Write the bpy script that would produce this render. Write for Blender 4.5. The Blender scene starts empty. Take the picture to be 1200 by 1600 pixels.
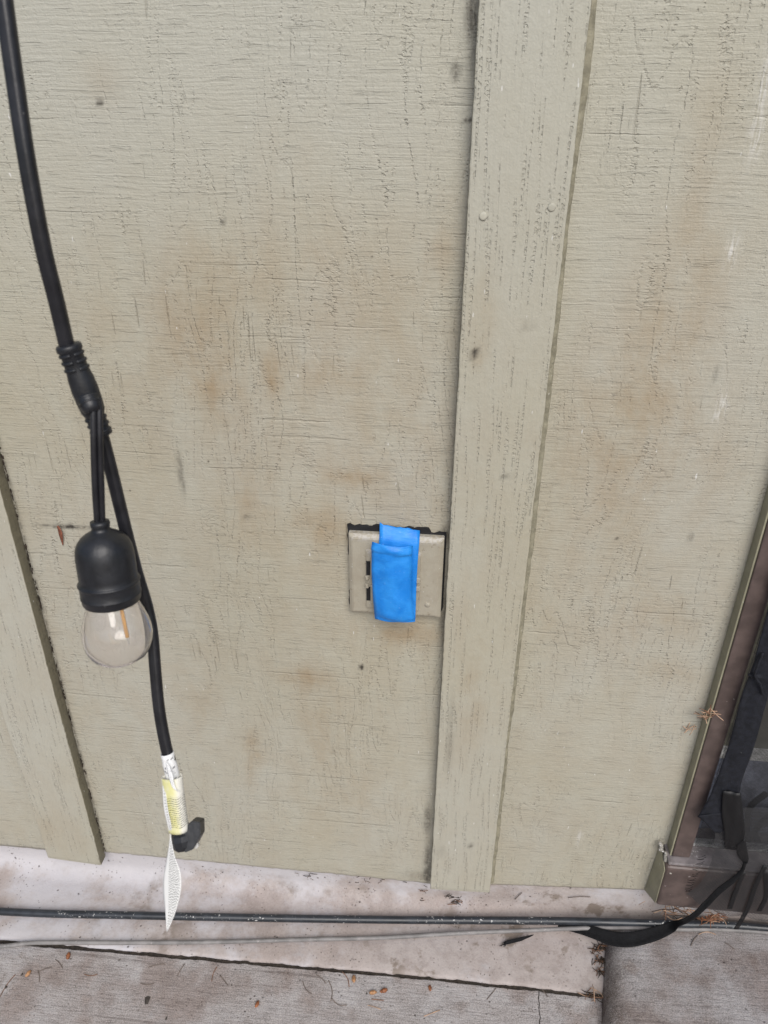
import bpy, bmesh, math, random
import numpy as np
from mathutils import Vector, Matrix, noise as mn
random.seed(7)
scene = bpy.context.scene
COL = scene.collection

# ------------------------------------------------------------------ camera
CAM = np.array([0.0, -0.77, 1.16])
RW = np.array([[0.9949, 0.0536, -0.0853], [0.1006, -0.4844, 0.8690], [0.0053, -0.8732, -0.4874]])
cd = bpy.data.cameras.new('camera'); cam = bpy.data.objects.new('camera', cd); COL.objects.link(cam)
m = Matrix(((RW[0][0], -RW[0][1], -RW[0][2], CAM[0]), (RW[1][0], -RW[1][1], -RW[1][2], CAM[1]),
            (RW[2][0], -RW[2][1], -RW[2][2], CAM[2]), (0, 0, 0, 1)))
cam.matrix_world = m
cd.sensor_fit = 'VERTICAL'; cd.lens = 26; cd.sensor_height = 26 * 1600 / 1200; cd.sensor_width = 26
cd.clip_start = 0.01; cd.clip_end = 500
cd.dof.use_dof = True; cd.dof.focus_distance = 0.90; cd.dof.aperture_fstop = 11
scene.camera = cam

# ------------------------------------------------------------------ sky, sun, exposure
SUN = Vector((0.20, -0.70, 0.70)).normalized()
w = bpy.data.worlds.new('World'); scene.world = w; w.use_nodes = True
nt = w.node_tree; nt.nodes.clear()
out = nt.nodes.new('ShaderNodeOutputWorld'); bg = nt.nodes.new('ShaderNodeBackground'); sky = nt.nodes.new('ShaderNodeTexSky')
sky.sky_type = 'NISHITA'; sky.sun_disc = False
sky.sun_elevation = math.asin(SUN.z); sky.sun_rotation = math.atan2(SUN.x, SUN.y)
sky.air_density = 1.0; sky.dust_density = 2.5; sky.ozone_density = 1.0
bg.inputs['Strength'].default_value = 0.065
nt.links.new(sky.outputs[0], bg.inputs[0]); nt.links.new(bg.outputs[0], out.inputs[0])
sl = bpy.data.lights.new('sun', 'SUN'); sl.energy = 1.5; sl.angle = math.radians(42); sl.color = (1, 0.985, 0.96)
so = bpy.data.objects.new('sun', sl); COL.objects.link(so)
so.rotation_euler = SUN.to_track_quat('Z', 'Y').to_euler()
scene.view_settings.view_transform = 'Standard'; scene.view_settings.look = 'None'
scene.view_settings.exposure = 0.80; scene.view_settings.gamma = 1.0
scene.cycles.max_bounces = 12; scene.cycles.diffuse_bounces = 3; scene.cycles.transparent_max_bounces = 8

# ------------------------------------------------------------------ helpers
def ray(px, py):
    return RW @ np.array([px - 600.0, py - 800.0, 1200.0])
def onY(px, py, Y):
    v = ray(px, py); return Vector(CAM + v * ((Y - CAM[1]) / v[1]))
def onZ(px, py, Z):
    v = ray(px, py); return Vector(CAM + v * ((Z - CAM[2]) / v[2]))
def at(px, py, d):
    return Vector(CAM + ray(px, py) * (d / 1200.0))

def tag(o, label=None, cat=None, group=None, kind=None):
    if label: o['label'] = label
    if cat: o['category'] = cat
    if group: o['group'] = group
    if kind: o['kind'] = kind
    return o
def mobj(name, verts, faces, mat, parent=None, smooth=False):
    me = bpy.data.meshes.new(name)
    me.from_pydata([tuple(v) for v in verts], [], faces); me.update()
    if mat: me.materials.append(mat)
    if smooth: me.polygons.foreach_set('use_smooth', [True] * len(me.polygons))
    o = bpy.data.objects.new(name, me); COL.objects.link(o)
    if parent: o.parent = parent
    return o
def empty(name, label, cat, group=None, loc=(0, 0, 0)):
    o = bpy.data.objects.new(name, None); COL.objects.link(o); o.empty_display_size = 0.02
    o.location = loc
    return tag(o, label, cat, group)
def reparent(o, root):
    o.parent = root; o.matrix_parent_inverse = Matrix.Translation(-Vector(root.location))
    return o
def box(name, x0, x1, y0, y1, z0, z1, mat, parent=None, bev=0.0015, seg=2):
    bm = bmesh.new(); bmesh.ops.create_cube(bm, size=1)
    for v in bm.verts:
        v.co = Vector(((x0 + x1) / 2 + v.co.x * (x1 - x0), (y0 + y1) / 2 + v.co.y * (y1 - y0), (z0 + z1) / 2 + v.co.z * (z1 - z0)))
    if bev: bmesh.ops.bevel(bm, geom=bm.edges[:], offset=bev, segments=seg, affect='EDGES', profile=0.5)
    me = bpy.data.meshes.new(name); bm.to_mesh(me); bm.free(); me.materials.append(mat)
    o = bpy.data.objects.new(name, me); COL.objects.link(o)
    if parent: o.parent = parent
    return o
def spline(pts, n):
    pts = [Vector(p) for p in pts]; P = [pts[0] * 2 - pts[1]] + pts + [pts[-1] * 2 - pts[-2]]
    res = []
    for i in range(1, len(P) - 2):
        a, b, c, d = P[i - 1:i + 3]
        for k in range(n):
            t = k / n
            res.append(0.5 * ((2 * b) + (c - a) * t + (2 * a - 5 * b + 4 * c - d) * t * t + (-a + 3 * b - 3 * c + d) * t ** 3))
    res.append(pts[-1]); return res
def tube_geo(path, rad, ns=12, ref=Vector((0, 1, 0)), oval=1.0, prof=None, caps=True):
    """swept tube; rad number or list; oval scales the cross width; prof gives radius factor per angle"""
    V, Fc = [], []
    n = len(path)
    side = None
    for i, p in enumerate(path):
        t = (path[min(i + 1, n - 1)] - path[max(i - 1, 0)]).normalized()
        if side is None:
            side = t.cross(ref)
            if side.length < 1e-4: side = t.cross(Vector((1, 0, 0)))
            side.normalize()
        side = (side - t * side.dot(t)).normalized(); up = side.cross(t).normalized()
        r = rad[i] if isinstance(rad, (list, tuple)) else rad
        for k in range(ns):
            a = 2 * math.pi * k / ns
            f = prof(a) if prof else 1.0
            V.append(p + (side * math.cos(a) * oval + up * math.sin(a)) * r * f)
    for i in range(n - 1):
        for k in range(ns):
            k2 = (k + 1) % ns
            Fc.append((i * ns + k, i * ns + k2, (i + 1) * ns + k2, (i + 1) * ns + k))
    if caps:
        Fc.append(tuple(range(ns - 1, -1, -1))); Fc.append(tuple((n - 1) * ns + k for k in range(ns)))
    return V, Fc
def tube(name, path, rad, mat, parent=None, **kw):
    V, Fc = tube_geo(path, rad, **kw); return mobj(name, V, Fc, mat, parent, True)
def lathe(name, prof, mat, parent=None, ns=40, M=None, smooth=True, closed=False):
    V, Fc = [], []
    for (r, z) in prof:
        for k in range(ns):
            a = 2 * math.pi * k / ns
            v = Vector((r * math.cos(a), r * math.sin(a), z)); V.append(M @ v if M else v)
    for i in range(len(prof) - 1):
        for k in range(ns):
            k2 = (k + 1) % ns; Fc.append((i * ns + k, i * ns + k2, (i + 1) * ns + k2, (i + 1) * ns + k))
    if closed:
        i = len(prof) - 1
        for k in range(ns):
            k2 = (k + 1) % ns; Fc.append((i * ns + k, i * ns + k2, k2, k))
    return mobj(name, V, Fc, mat, parent, smooth)
def slab_poly(name, outline, z0, z1, mat, round_=0.002):
    bm = bmesh.new()
    top = bm.faces.new([bm.verts.new((x, y, z1)) for x, y in outline])
    r = bmesh.ops.extrude_face_region(bm, geom=[top])
    for v in [g for g in r['geom'] if isinstance(g, bmesh.types.BMVert)]: v.co.z = z0
    bmesh.ops.recalc_face_normals(bm, faces=bm.faces[:])
    me = bpy.data.meshes.new(name); bm.to_mesh(me); bm.free(); me.materials.append(mat)
    o = bpy.data.objects.new(name, me); COL.objects.link(o); return o

# ------------------------------------------------------------------ materials
class NT:
    def __init__(s, name):
        s.mat = bpy.data.materials.new(name); s.mat.use_nodes = True; s.t = s.mat.node_tree; s.t.nodes.clear()
        s.out = s.n('ShaderNodeOutputMaterial')
    def n(s, k, **kw):
        x = s.t.nodes.new(k)
        for a, b in kw.items(): setattr(x, a, b)
        return x
    def l(s, a, b): s.t.links.new(a, b)
    def put(s, sock, v):
        if v is None: return
        if isinstance(v, bpy.types.NodeSocket): s.l(v, sock)
        elif isinstance(v, tuple) and sock.type == 'RGBA' and len(v) == 3: sock.default_value = (*v, 1)
        else: sock.default_value = v
    def coord(s, scale=(1, 1, 1), loc=(0, 0, 0), src='Object', vec=None):
        if vec is None: vec = s.n('ShaderNodeTexCoord').outputs[src]
        mp = s.n('ShaderNodeMapping'); s.l(vec, mp.inputs[0]); mp.inputs['Scale'].default_value = scale; mp.inputs['Location'].default_value = loc
        return mp.outputs[0]
    def noise(s, vec, scale=1, detail=3, rough=.5, dist=0, color=False):
        x = s.n('ShaderNodeTexNoise'); s.l(vec, x.inputs['Vector']); x.inputs['Scale'].default_value = scale
        x.inputs['Detail'].default_value = detail; x.inputs['Roughness'].default_value = rough; x.inputs['Distortion'].default_value = dist
        return x.outputs['Color' if color else 'Fac']
    def voro(s, vec, scale=1, feature='F1', out='Distance', rand=1):
        x = s.n('ShaderNodeTexVoronoi', feature=feature); s.l(vec, x.inputs['Vector']); x.inputs['Scale'].default_value = scale
        x.inputs['Randomness'].default_value = rand
        return x.outputs[out]
    def ma(s, op, a, b=None, c=None, clamp=False):
        x = s.n('ShaderNodeMath', operation=op, use_clamp=clamp); s.put(x.inputs[0], a)
        if b is not None: s.put(x.inputs[1], b)
        if c is not None: s.put(x.inputs[2], c)
        return x.outputs[0]
    def ramp(s, fac, a, b, v0=0.0, v1=1.0):
        x = s.n('ShaderNodeMapRange', interpolation_type='SMOOTHSTEP'); s.put(x.inputs[0], fac)
        x.inputs[1].default_value = a; x.inputs[2].default_value = b; x.inputs[3].default_value = v0; x.inputs[4].default_value = v1
        return x.outputs[0]
    def mix(s, fac, a, b):
        x = s.n('ShaderNodeMix', data_type='RGBA'); s.put(x.inputs[0], fac); s.put(x.inputs[6], a); s.put(x.inputs[7], b); return x.outputs[2]
    def mul(s, fac, a, b):
        x = s.n('ShaderNodeMix', data_type='RGBA', blend_type='MULTIPLY'); s.put(x.inputs[0], fac); s.put(x.inputs[6], a); s.put(x.inputs[7], b); return x.outputs[2]
    def attr(s, name):
        return s.n('ShaderNodeAttribute', attribute_name=name).outputs['Fac']
    def vadd(s, a, b, scale=None):
        x = s.n('ShaderNodeVectorMath', operation='MULTIPLY_ADD'); s.put(x.inputs[0], b); x.inputs[1].default_value = scale or (1, 1, 1); s.put(x.inputs[2], a); return x.outputs[0]
    def bump(s, h, dist, strength=1.0, normal=None):
        x = s.n('ShaderNodeBump'); s.l(h, x.inputs['Height']); x.inputs['Distance'].default_value = dist; x.inputs['Strength'].default_value = strength
        if normal: s.l(normal, x.inputs['Normal'])
        return x.outputs[0]
    def bsdf(s, color=(.5, .5, .5), rough=.6, normal=None, spec=.4, **kw):
        x = s.n('ShaderNodeBsdfPrincipled'); s.put(x.inputs['Base Color'], color); s.put(x.inputs['Roughness'], rough)
        x.inputs['Specular IOR Level'].default_value = spec
        if normal: s.l(normal, x.inputs['Normal'])
        for k, v in kw.items(): s.put(x.inputs[k], v)
        s.l(x.outputs[0], s.out.inputs[0]); return x

def simple(name, color, rough=.5, var=.15, scale=60, bump=0.0, spec=.4, fleck=None, fleck_c=(.7, .7, .7), fscale=300):
    t = NT(name); v = t.coord()
    n = t.noise(v, scale, 4, .6)
    c = t.mix(t.ramp(n, .3, .7), tuple(x * (1 - var) for x in color), tuple(min(1, x * (1 + var)) for x in color))
    if fleck:
        f = t.ma('MULTIPLY', t.ramp(t.noise(v, fscale, 2), fleck, fleck + .06), t.ramp(t.noise(v, fscale * .06, 2), .48, .62))
        c = t.mix(f, c, fleck_c)
    nr = t.bump(t.noise(v, scale * 3, 3), bump) if bump else None
    t.bsdf(c, t.ma('MULTIPLY_ADD', n, .25, rough - .12), nr, spec); return t.mat

PAINT = (0.424, 0.417, 0.360)
STAIN = (0.305, 0.222, 0.130)
def mat_siding(name, batten=False):
    t = NT(name); v0 = t.n('ShaderNodeTexCoord').outputs['Object']
    warp = t.noise(t.coord((3.0, 3.0, 1.3), vec=v0), 1.5, 2, .5, color=True)
    v = t.vadd(v0, warp, (.10, 0, .012) if not batten else (.03, 0, .01))
    wig = t.noise(t.coord((90, 90, 90), vec=v0), 1, 1, .5, color=True)
    vw = t.vadd(v, wig, (.0040, 0, .0022))
    # rough area mask
    area = t.ramp(t.noise(t.coord((7, 7, 4.5), vec=v0), 1, 2, .55), .34, .60)
    saw = t.noise(t.coord((16, 16, 400), vec=vw), 1, 2, .6)                 # saw marks across the sheet
    sawl = t.noise(t.coord((4, 4, 150), loc=(0, 0, 7), vec=vw), 1, 1, .5)     # a few longer scores
    sawcut = t.ma('MAXIMUM', t.ramp(saw, .60, .70), t.ramp(sawl, .69, .74))
    gr = t.noise(t.coord((300, 300, 10) if batten else (200, 200, 16), vec=v if batten else vw), 1, 1.5, .6)   # raised grain running up
    grcut = t.ramp(gr, .56, .66) if batten else t.ramp(gr, .55, .64)
    med = t.noise(t.coord((1, 1, .8), vec=v0), 170, 2, .6)
    peel = t.noise(t.coord((1, 1, 1), vec=v0), 600, 1.5, .6)
    if batten:
        dash = t.ma('MULTIPLY', grcut, t.ramp(t.noise(t.coord((260, 260, 330), vec=v), 1, 1), .50, .60))
        h = t.ma('MULTIPLY_ADD', dash, -.55, t.ma('MULTIPLY', grcut, -.20))
        h = t.ma('MULTIPLY_ADD', gr, .35, h)
        crack = t.ma('MULTIPLY', t.ma('MULTIPLY', dash, t.ramp(t.noise(t.coord((16, 16, 5), vec=v0), 1, 2), .36, .66)), .20)
    else:
        tick = t.noise(t.coord((210, 210, 330), loc=(2, 2, 2), vec=vw), 1, 1.5, .6)
        crossing = t.ma('MULTIPLY', grcut, t.ramp(tick, .52, .64))               # short ticks in rows where grain meets saw marks
        ctr = t.noise(t.coord((30, 30, 5), loc=(6, 3, 3), vec=vw), 1, 1, .5)     # grain contour lines, broken by the saw
        cl = t.ramp(t.ma('ABSOLUTE', t.ma('SUBTRACT', t.ma('FRACT', t.ma('MULTIPLY', ctr, 7.0)), .5)), .0, .10, 1, 0)
        cl = t.ma('MULTIPLY', t.ma('MULTIPLY', cl, t.ramp(tick, .46, .58)), area)
        h = t.ma('MULTIPLY', sawcut, -.38)
        h = t.ma('MULTIPLY_ADD', saw, .60, h)
        h = t.ma('MULTIPLY_ADD', crossing, t.ma('MULTIPLY_ADD', area, -.38, -.10), h)
        h = t.ma('MULTIPLY_ADD', gr, t.ma('MULTIPLY_ADD', area, .25, .12), h)
        h = t.ma('MULTIPLY_ADD', cl, -.45, h)
        h = t.ma('MULTIPLY_ADD', t.ramp(t.ma('FRACT', t.ma('MULTIPLY', ctr, 7.0)), .45, .55), t.ma('MULTIPLY', area, .14), h)
        # fine splits following the grain, only in places
        spl = t.ramp(t.noise(t.coord((300, 300, 11), loc=(5, 0, 1), vec=v), 1, 1, .5), .70, .735)
        spl = t.ma('MULTIPLY', spl, t.ramp(t.noise(t.coord((5, 5, 7), loc=(2, 7, 4), vec=v0), 1, 1), .54, .64))
        h = t.ma('MULTIPLY_ADD', spl, -.5, h)
        crack = t.ma('MAXIMUM', t.ma('MULTIPLY', spl, .34), t.ma('MULTIPLY', t.ma('MULTIPLY', crossing, area), .15))
        crack = t.ma('MAXIMUM', crack, t.ma('MULTIPLY', cl, .08))
        crack = t.ma('MAXIMUM', crack, t.ma('MULTIPLY', t.ma('MULTIPLY', sawcut, t.ramp(tick, .45, .58)), .12))
    h = t.ma('MULTIPLY_ADD', med, .42, h)
    h = t.ma('MULTIPLY_ADD', peel, .24, h)
    nrm = t.bump(h, .0014 if not batten else .0012, 1.0)
    # colour: paint, uneven film, brown handling stains, dirt in the splits, specks
    film = t.noise(t.coord((2.2, 2.2, 1.4), loc=(1, 2, 3), vec=v0), 1, 4, .6)
    c = t.mix(t.ramp(film, .35, .68), tuple(PAINT), tuple(x * y for x, y in zip(PAINT, (.95, .92, .84))))
    c = t.mix(t.ma('MULTIPLY', t.ramp(med, .38, .7), .12), c, tuple(x * 1.15 for x in PAINT))
    blot = t.noise(t.coord((26, 26, 15), vec=v), 1, 5, .65)
    st = t.ma('MULTIPLY', t.attr('stain_light'), t.ramp(blot, .25, .72, .35, 1.35), clamp=True)
    c = t.mix(st, c, STAIN)
    if batten: c = t.mix(t.ma('MULTIPLY', t.attr('edge'), .85), c, (.15, .132, .08))      # olive board edges, with the shade of the side faces painted in
    c = t.mul(crack, c, (.55, .51, .45))
    spk = t.ma('MULTIPLY', t.ramp(t.voro(t.coord((1, 1, 1), vec=v0), 42), .035, .075, 1, 0), t.ramp(t.noise(t.coord((1, 1, 1), vec=v0), 21, 1), .60, .66))
    c = t.mix(t.ma('MULTIPLY', spk, .75), c, (.07, .06, .045))
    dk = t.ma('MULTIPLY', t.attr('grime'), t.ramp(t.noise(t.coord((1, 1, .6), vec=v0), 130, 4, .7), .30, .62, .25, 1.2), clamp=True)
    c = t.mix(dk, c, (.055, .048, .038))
    pl = t.ma('MULTIPLY', t.attr('scuff'), t.ramp(t.noise(t.coord((420, 420, 60), vec=v0), 1, 3), .42, .60), clamp=True)
    fl = t.ma('MULTIPLY', t.ramp(t.noise(t.coord((300, 300, 70), loc=(9, 3, 1), vec=v0), 1, 1), .785, .80), .8)
    c = t.mix(t.ma('MAXIMUM', pl, fl), c, (.66, .65, .62))
    t.bsdf(c, t.ma('MULTIPLY_ADD', med, .3, .42), nrm, .35); return t.mat
M_SIDE = mat_siding('siding_paint'); M_BATT = mat_siding('batten_paint', True)

def mat_concrete(name, col, col2, broom=0.0, pits=.6, blot=(.25, .22, .2), blotamt=.5, paint=None, dirt=False):
    t = NT(name); v = t.n('ShaderNodeTexCoord').outputs['Object']
    wv = t.vadd(v, t.noise(t.coord((9, 9, 9), vec=v), 1, 2, color=True), (.006, .006, .0))
    big = t.noise(t.coord(vec=v), 5.5, 5, .62); mid = t.noise(t.coord(vec=v), 38, 5, .65); fine = t.noise(t.coord(vec=v), 330, 3, .7)
    c = t.mix(t.ramp(big, .36, .64), col, col2)
    c = t.mix(t.ma('MULTIPLY', t.ramp(mid, .42, .66), .55), c, tuple(x * .80 for x in col))
    c = t.mix(t.ma('MULTIPLY', t.ramp(fine, .50, .75), .40), c, tuple(min(1, x * 1.45) for x in col))
    c = t.mix(t.ma('MULTIPLY', t.ramp(fine, .26, .44, 1, 0), .55), c, tuple(x * .45 for x in col))
    b2 = t.noise(t.coord(loc=(4, 1, 0), vec=v), 17, 6, .62)
    c = t.mix(t.ma('MULTIPLY', t.ma('MULTIPLY', t.ramp(b2, .56, .63), t.ramp(big, .40, .60)), blotamt), c, blot)
    if paint:   # limewash, thickest on the upright face, worn off in patches
        pm = t.ma('MULTIPLY_ADD', t.attr('lime'), .30, t.noise(t.coord((1, 1, 1), loc=(7, 2, 5), vec=v), 9, 6, .68))
        pm = t.ma('MULTIPLY', t.ramp(pm, .50, .72), .85)
        c = t.mix(pm, c, paint)
    pit = t.ma('MULTIPLY', t.ramp(t.voro(t.coord((1, 1, 1), vec=wv), 85), .06, .18, 1, 0), t.ramp(t.noise(t.coord(vec=v), 21, 3), .54, .62))
    sp = t.ma('MULTIPLY', t.ramp(t.voro(t.coord((1, .8, 1), vec=wv), 190), .10, .24, 1, 0), t.ramp(t.noise(t.coord(vec=v), 26, 3), .50, .60))
    c = t.mix(t.ma('MULTIPLY', t.ma('MAXIMUM', pit, sp), pits), c, (.09, .075, .065))
    h = t.ma('MULTIPLY_ADD', fine, .35, t.ma('MULTIPLY', mid, .8))
    h = t.ma('MULTIPLY_ADD', pit, -.8, h)
    if dirt:  # darkens the step's side: its shade put into the colour
        c = t.mul(t.ma('MULTIPLY', t.attr('dirt'), t.ramp(mid, .3, .65, .55, .95)), c, (.40, .355, .32))
    if broom:
        br = t.noise(t.coord((34, 400, 400), vec=wv), 1, 2, .65)
        h = t.ma('MULTIPLY_ADD', br, broom, h)
        c = t.mul(t.ma('MULTIPLY', t.ramp(br, .36, .52, 1, 0), .34), c, (.40, .37, .36))
        gn = t.noise(t.coord((1, 1, 1), loc=(3, 9, 0), vec=v), 620, 2, .7)
        c = t.mix(t.ma('MULTIPLY', t.ramp(gn, .50, .66), .45), c, tuple(min(1, x * 1.8) for x in col)); c = t.mul(t.ma('MULTIPLY', t.ramp(gn, .34, .48, 1, 0), .5), c, (.38, .35, .34))
        pt = t.ramp(t.noise(t.coord(loc=(8, 3, 0), vec=v), 9, 5, .6), .44, .62)
        c = t.mul(t.ma('MULTIPLY', pt, .75), c, (.66, .57, .52)); h = t.ma('MULTIPLY_ADD', gn, .5, h)
        ln = t.ramp(t.noise(t.coord((2.5, 95, 95), loc=(0, 3, 0), vec=wv), 1, 1.5), .715, .73)
        c = t.mul(t.ma('MULTIPLY', ln, .35), c, (.30, .27, .25))
    t.bsdf(c, .85, t.bump(h, .0014), .25); return t.mat
M_FOUND = mat_concrete('foundation_limewash', (.365, .310, .285), (.43, .385, .365), 0, .8, (.22, .18, .15), .95, (.52, .505, .525))
M_SLAB = mat_concrete('broomed_concrete', (.33, .302, .29), (.42, .405, .405), .6, .8, (.21, .175, .155), .55)
M_STEP = mat_concrete('step_concrete', (.29, .268, .26), (.37, .355, .355), .55, .6, (.24, .195, .17), .6, None, True)
M_GROUND = mat_concrete('yard_soil', (.16, .13, .10), (.2, .17, .13), 0)

M_RUBBER = simple('black_rubber', (.012, .013, .016), .42, .3, 90, .0002, .5, fleck=.70, fleck_c=(.10, .10, .10))
M_CORD = simple('black_cord', (.013, .013, .016), .38, .3, 60, .0002, .5, fleck=.72, fleck_c=(.16, .15, .14), fscale=260)
M_COAX = simple('black_coax', (.022, .026, .032), .35, .3, 60, .0001, .5, fleck=.64, fleck_c=(.55, .54, .52), fscale=300)
M_GREYCAB = simple('grey_cable', (.20, .19, .185), .5, .25, 40, .0001, .4, fleck=.66, fleck_c=(.4, .38, .36))
M_BROWN = simple('brown_door_paint', (.094, .069, .062), .42, .22, 45, .0001, .45, fleck=.70, fleck_c=(.30, .26, .25), fscale=200)
M_BROWNTOP = simple('scuffed_aluminium', (.19, .17, .17), .35, .3, 60, .0001, .5, fleck=.60, fleck_c=(.5, .48, .47), fscale=220)
M_ALU = simple('bare_aluminium', (.46, .46, .45), .35, .3, 120, .0001, .6, fleck=.6, fleck_c=(.8, .8, .78))
M_GREEN = simple('sage_brush_paint', (.27, .255, .18), .5, .16, 30, .0004, .35, fleck=.70, fleck_c=(.6, .6, .55))
M_CAULK = simple('grey_caulk', (.27, .255, .225), .6, .25, 120, .001, .3, fleck=.62, fleck_c=(.75, .73, .7))
M_PLATE = simple('painted_plate', (.365, .335, .272), .48, .10, 50, .0004, .4, fleck=.70, fleck_c=(.7, .69, .66), fscale=240)
def mat_plate():
    t = NT('chipped_plate'); v = t.n('ShaderNodeTexCoord').outputs['Object']; g = t.n('ShaderNodeSeparateXYZ'); t.l(t.n('ShaderNodeTexCoord').outputs['Generated'], g.inputs[0])
    n1 = t.noise(t.coord(vec=v), 55, 4, .6); n2 = t.noise(t.coord(vec=v), 260, 3, .6)
    c = t.mix(t.ramp(n1, .35, .7), (.375, .345, .275), (.33, .295, .23))
    chip = t.ma('MULTIPLY', t.ramp(g.outputs[2], .90, .97), t.ramp(n2, .47, .56))
    c = t.mix(t.ma('MULTIPLY', chip, .6), c, (.46, .44, .41)); c = t.mix(t.ramp(n2, .70, .74), c, (.62, .61, .58))
    c = t.mix(t.ma('MULTIPLY', t.ramp(t.noise(t.coord(vec=v), 90, 4, .7), .60, .68), .6), c, (.20, .165, .12))
    t.bsdf(c, .45, t.bump(t.ma('MULTIPLY_ADD', n2, .4, n1), .0007), .4); return t.mat
M_PLATE = mat_plate()
M_GASK = simple('black_gasket', (.016, .016, .018), .7, .3, 90, .0003, .3)
M_STRIP = simple('black_webbing', (.008, .008, .009), .9, .35, 220, .0008, .25)
M_FABRIC = simple('navy_fabric', (.011, .012, .017), .75, .35, 160, .0006, .3, fleck=.74, fleck_c=(.4, .4, .4))
M_BLUEGREY = simple('blue_grey_fabric', (.16, .175, .225), .8, .4, 70, .001, .3)
M_OLIVE = simple('reflection_tint_pane', (.12, .115, .09), .25, .2, 20, 0, .5)  # opaque olive-grey base stands in for reflections in the glass
M_DARK = simple('dark_interior', (.01, .01, .01), .8, .1)
M_BUD = simple('brown_bud', (.23, .085, .035), .45, .45, 240, .0006, .4)
M_BUDTAN = simple('tan_bud', (.36, .19, .09), .5, .4, 240, .0006, .4)
M_NEEDLE = simple('dry_needle', (.19, .10, .06), .6, .35, 120, 0, .3)
M_NEEDLEP = simple('pale_needle', (.42, .28, .19), .6, .3, 120, 0, .3)
M_NEEDLEG = simple('grey_needle', (.15, .12, .10), .7, .3, 120, 0, .3)
M_LEAF = simple('dark_leaf', (.05, .042, .036), .7, .4, 200, .0006, .3)
M_RED = simple('red_leaf', (.20, .075, .045), .6, .4, 300, .0005, .3)
M_DEBRIS = simple('web_debris', (.045, .034, .026), .9, .5, 200, .0008, .2)
M_FIL = simple('filament_phosphor', (.95, .47, .07), .5, .05, 50)
M_METAL = simple('plug_blade', (.45, .44, .42), .3, .1, 80, 0, .6)

def mat_tape():
    t = NT('blue_tape'); v = t.n('ShaderNodeTexCoord').outputs['Object']
    crepe = t.noise(t.coord((60, 60, 900), vec=v), 1, 3, .6); big = t.noise(t.coord(vec=v), 55, 3, .6)
    c = t.mix(t.ramp(big, .35, .68), (.008, .200, .66), (.022, .265, .76))
    f = t.ma('MULTIPLY', t.ramp(t.noise(t.coord(vec=v), 420, 2), .70, .76), .45)
    c = t.mix(f, c, (.25, .5, .9))
    t.bsdf(c, .42, t.bump(t.ma('MULTIPLY_ADD', big, 2.0, crepe), .00038), .4); return t.mat
M_TAPE = mat_tape()

def mat_print(name, yellow):
    """paper label with rows of tiny illegible print, laid out in UV"""
    t = NT(name); uv = t.n('ShaderNodeTexCoord').outputs['UV']
    sx = t.n('ShaderNodeSeparateXYZ'); t.l(uv, sx.inputs[0]); u, vv = sx.outputs[0], sx.outputs[1]
    rows = 26 if yellow else 60
    if yellow: vv = t.ma('ADD', vv, t.ma('MULTIPLY', t.ma('SINE', t.ma('MULTIPLY', u, 15.0)), .014))
    else: vv = t.ma('ADD', vv, t.ma('MULTIPLY', t.noise(uv, 9, 2), .05))
    fr = t.ma('FRACT', t.ma('MULTIPLY', vv, rows)); line = t.ma('MULTIPLY', t.ramp(fr, .28, .36), t.ramp(fr, .70, .78, 1, 0))
    row = t.ma('FLOOR', t.ma('MULTIPLY', vv, rows))
    cv = t.n('ShaderNodeCombineXYZ'); t.l(t.ma('MULTIPLY', u, 22 if yellow else 30), cv.inputs[0]); t.l(t.ma('MULTIPLY', row, 3.7), cv.inputs[1])
    word = t.ramp(t.noise(cv.outputs[0], 2.2, 3, .7), .43, .49)
    if yellow:
        zone = t.ma('MULTIPLY', t.ramp(vv, .10, .12), t.ramp(vv, .66, .68, 1, 0))
        zu = t.ma('MULTIPLY', t.ramp(u, .05, .07), t.ramp(u, .92, .95, 1, 0))
        ink = t.ma('MULTIPLY', t.ma('MULTIPLY', line, word), t.ma('MULTIPLY', zone, zu))
        band = t.ma('MULTIPLY', t.ramp(u, .02, .14), t.ramp(u, .40, .62, 1, 0))
        c = t.mix(t.ma('MULTIPLY', band, t.ramp(t.noise(uv, 6, 3), .25, .6, .6, 1)), (.78, .76, .68), (.66, .63, .30))
        c = t.mix(t.ma('MULTIPLY', ink, .85), c, (.06, .06, .025))
    else:
        zu = t.ma('MULTIPLY', t.ramp(u, .28, .34), t.ramp(u, .94, .97, 1, 0))
        ink = t.ma('MULTIPLY', t.ma('MULTIPLY', line, word), zu)
        c = t.mix(t.ma('MULTIPLY', ink, .85), (.80, .80, .78), (.16, .16, .15))
    t.bsdf(c, .38, None, .4); return t.mat
M_LABEL = mat_print('yellow_label', True); M_TAG = mat_print('white_tag', False)
def mat_wrap():
    t = NT('white_wrap'); uv = t.n('ShaderNodeTexCoord').outputs['UV']
    blocks = t.ramp(t.noise(t.coord((5, 7, 1), src='UV'), 1.6, 2, .6), .60, .63)
    c = t.mix(t.ma('MULTIPLY', blocks, .8), (.80, .80, .79), (.10, .10, .11)); t.bsdf(c, .4); return t.mat
M_WRAP = mat_wrap()

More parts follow.
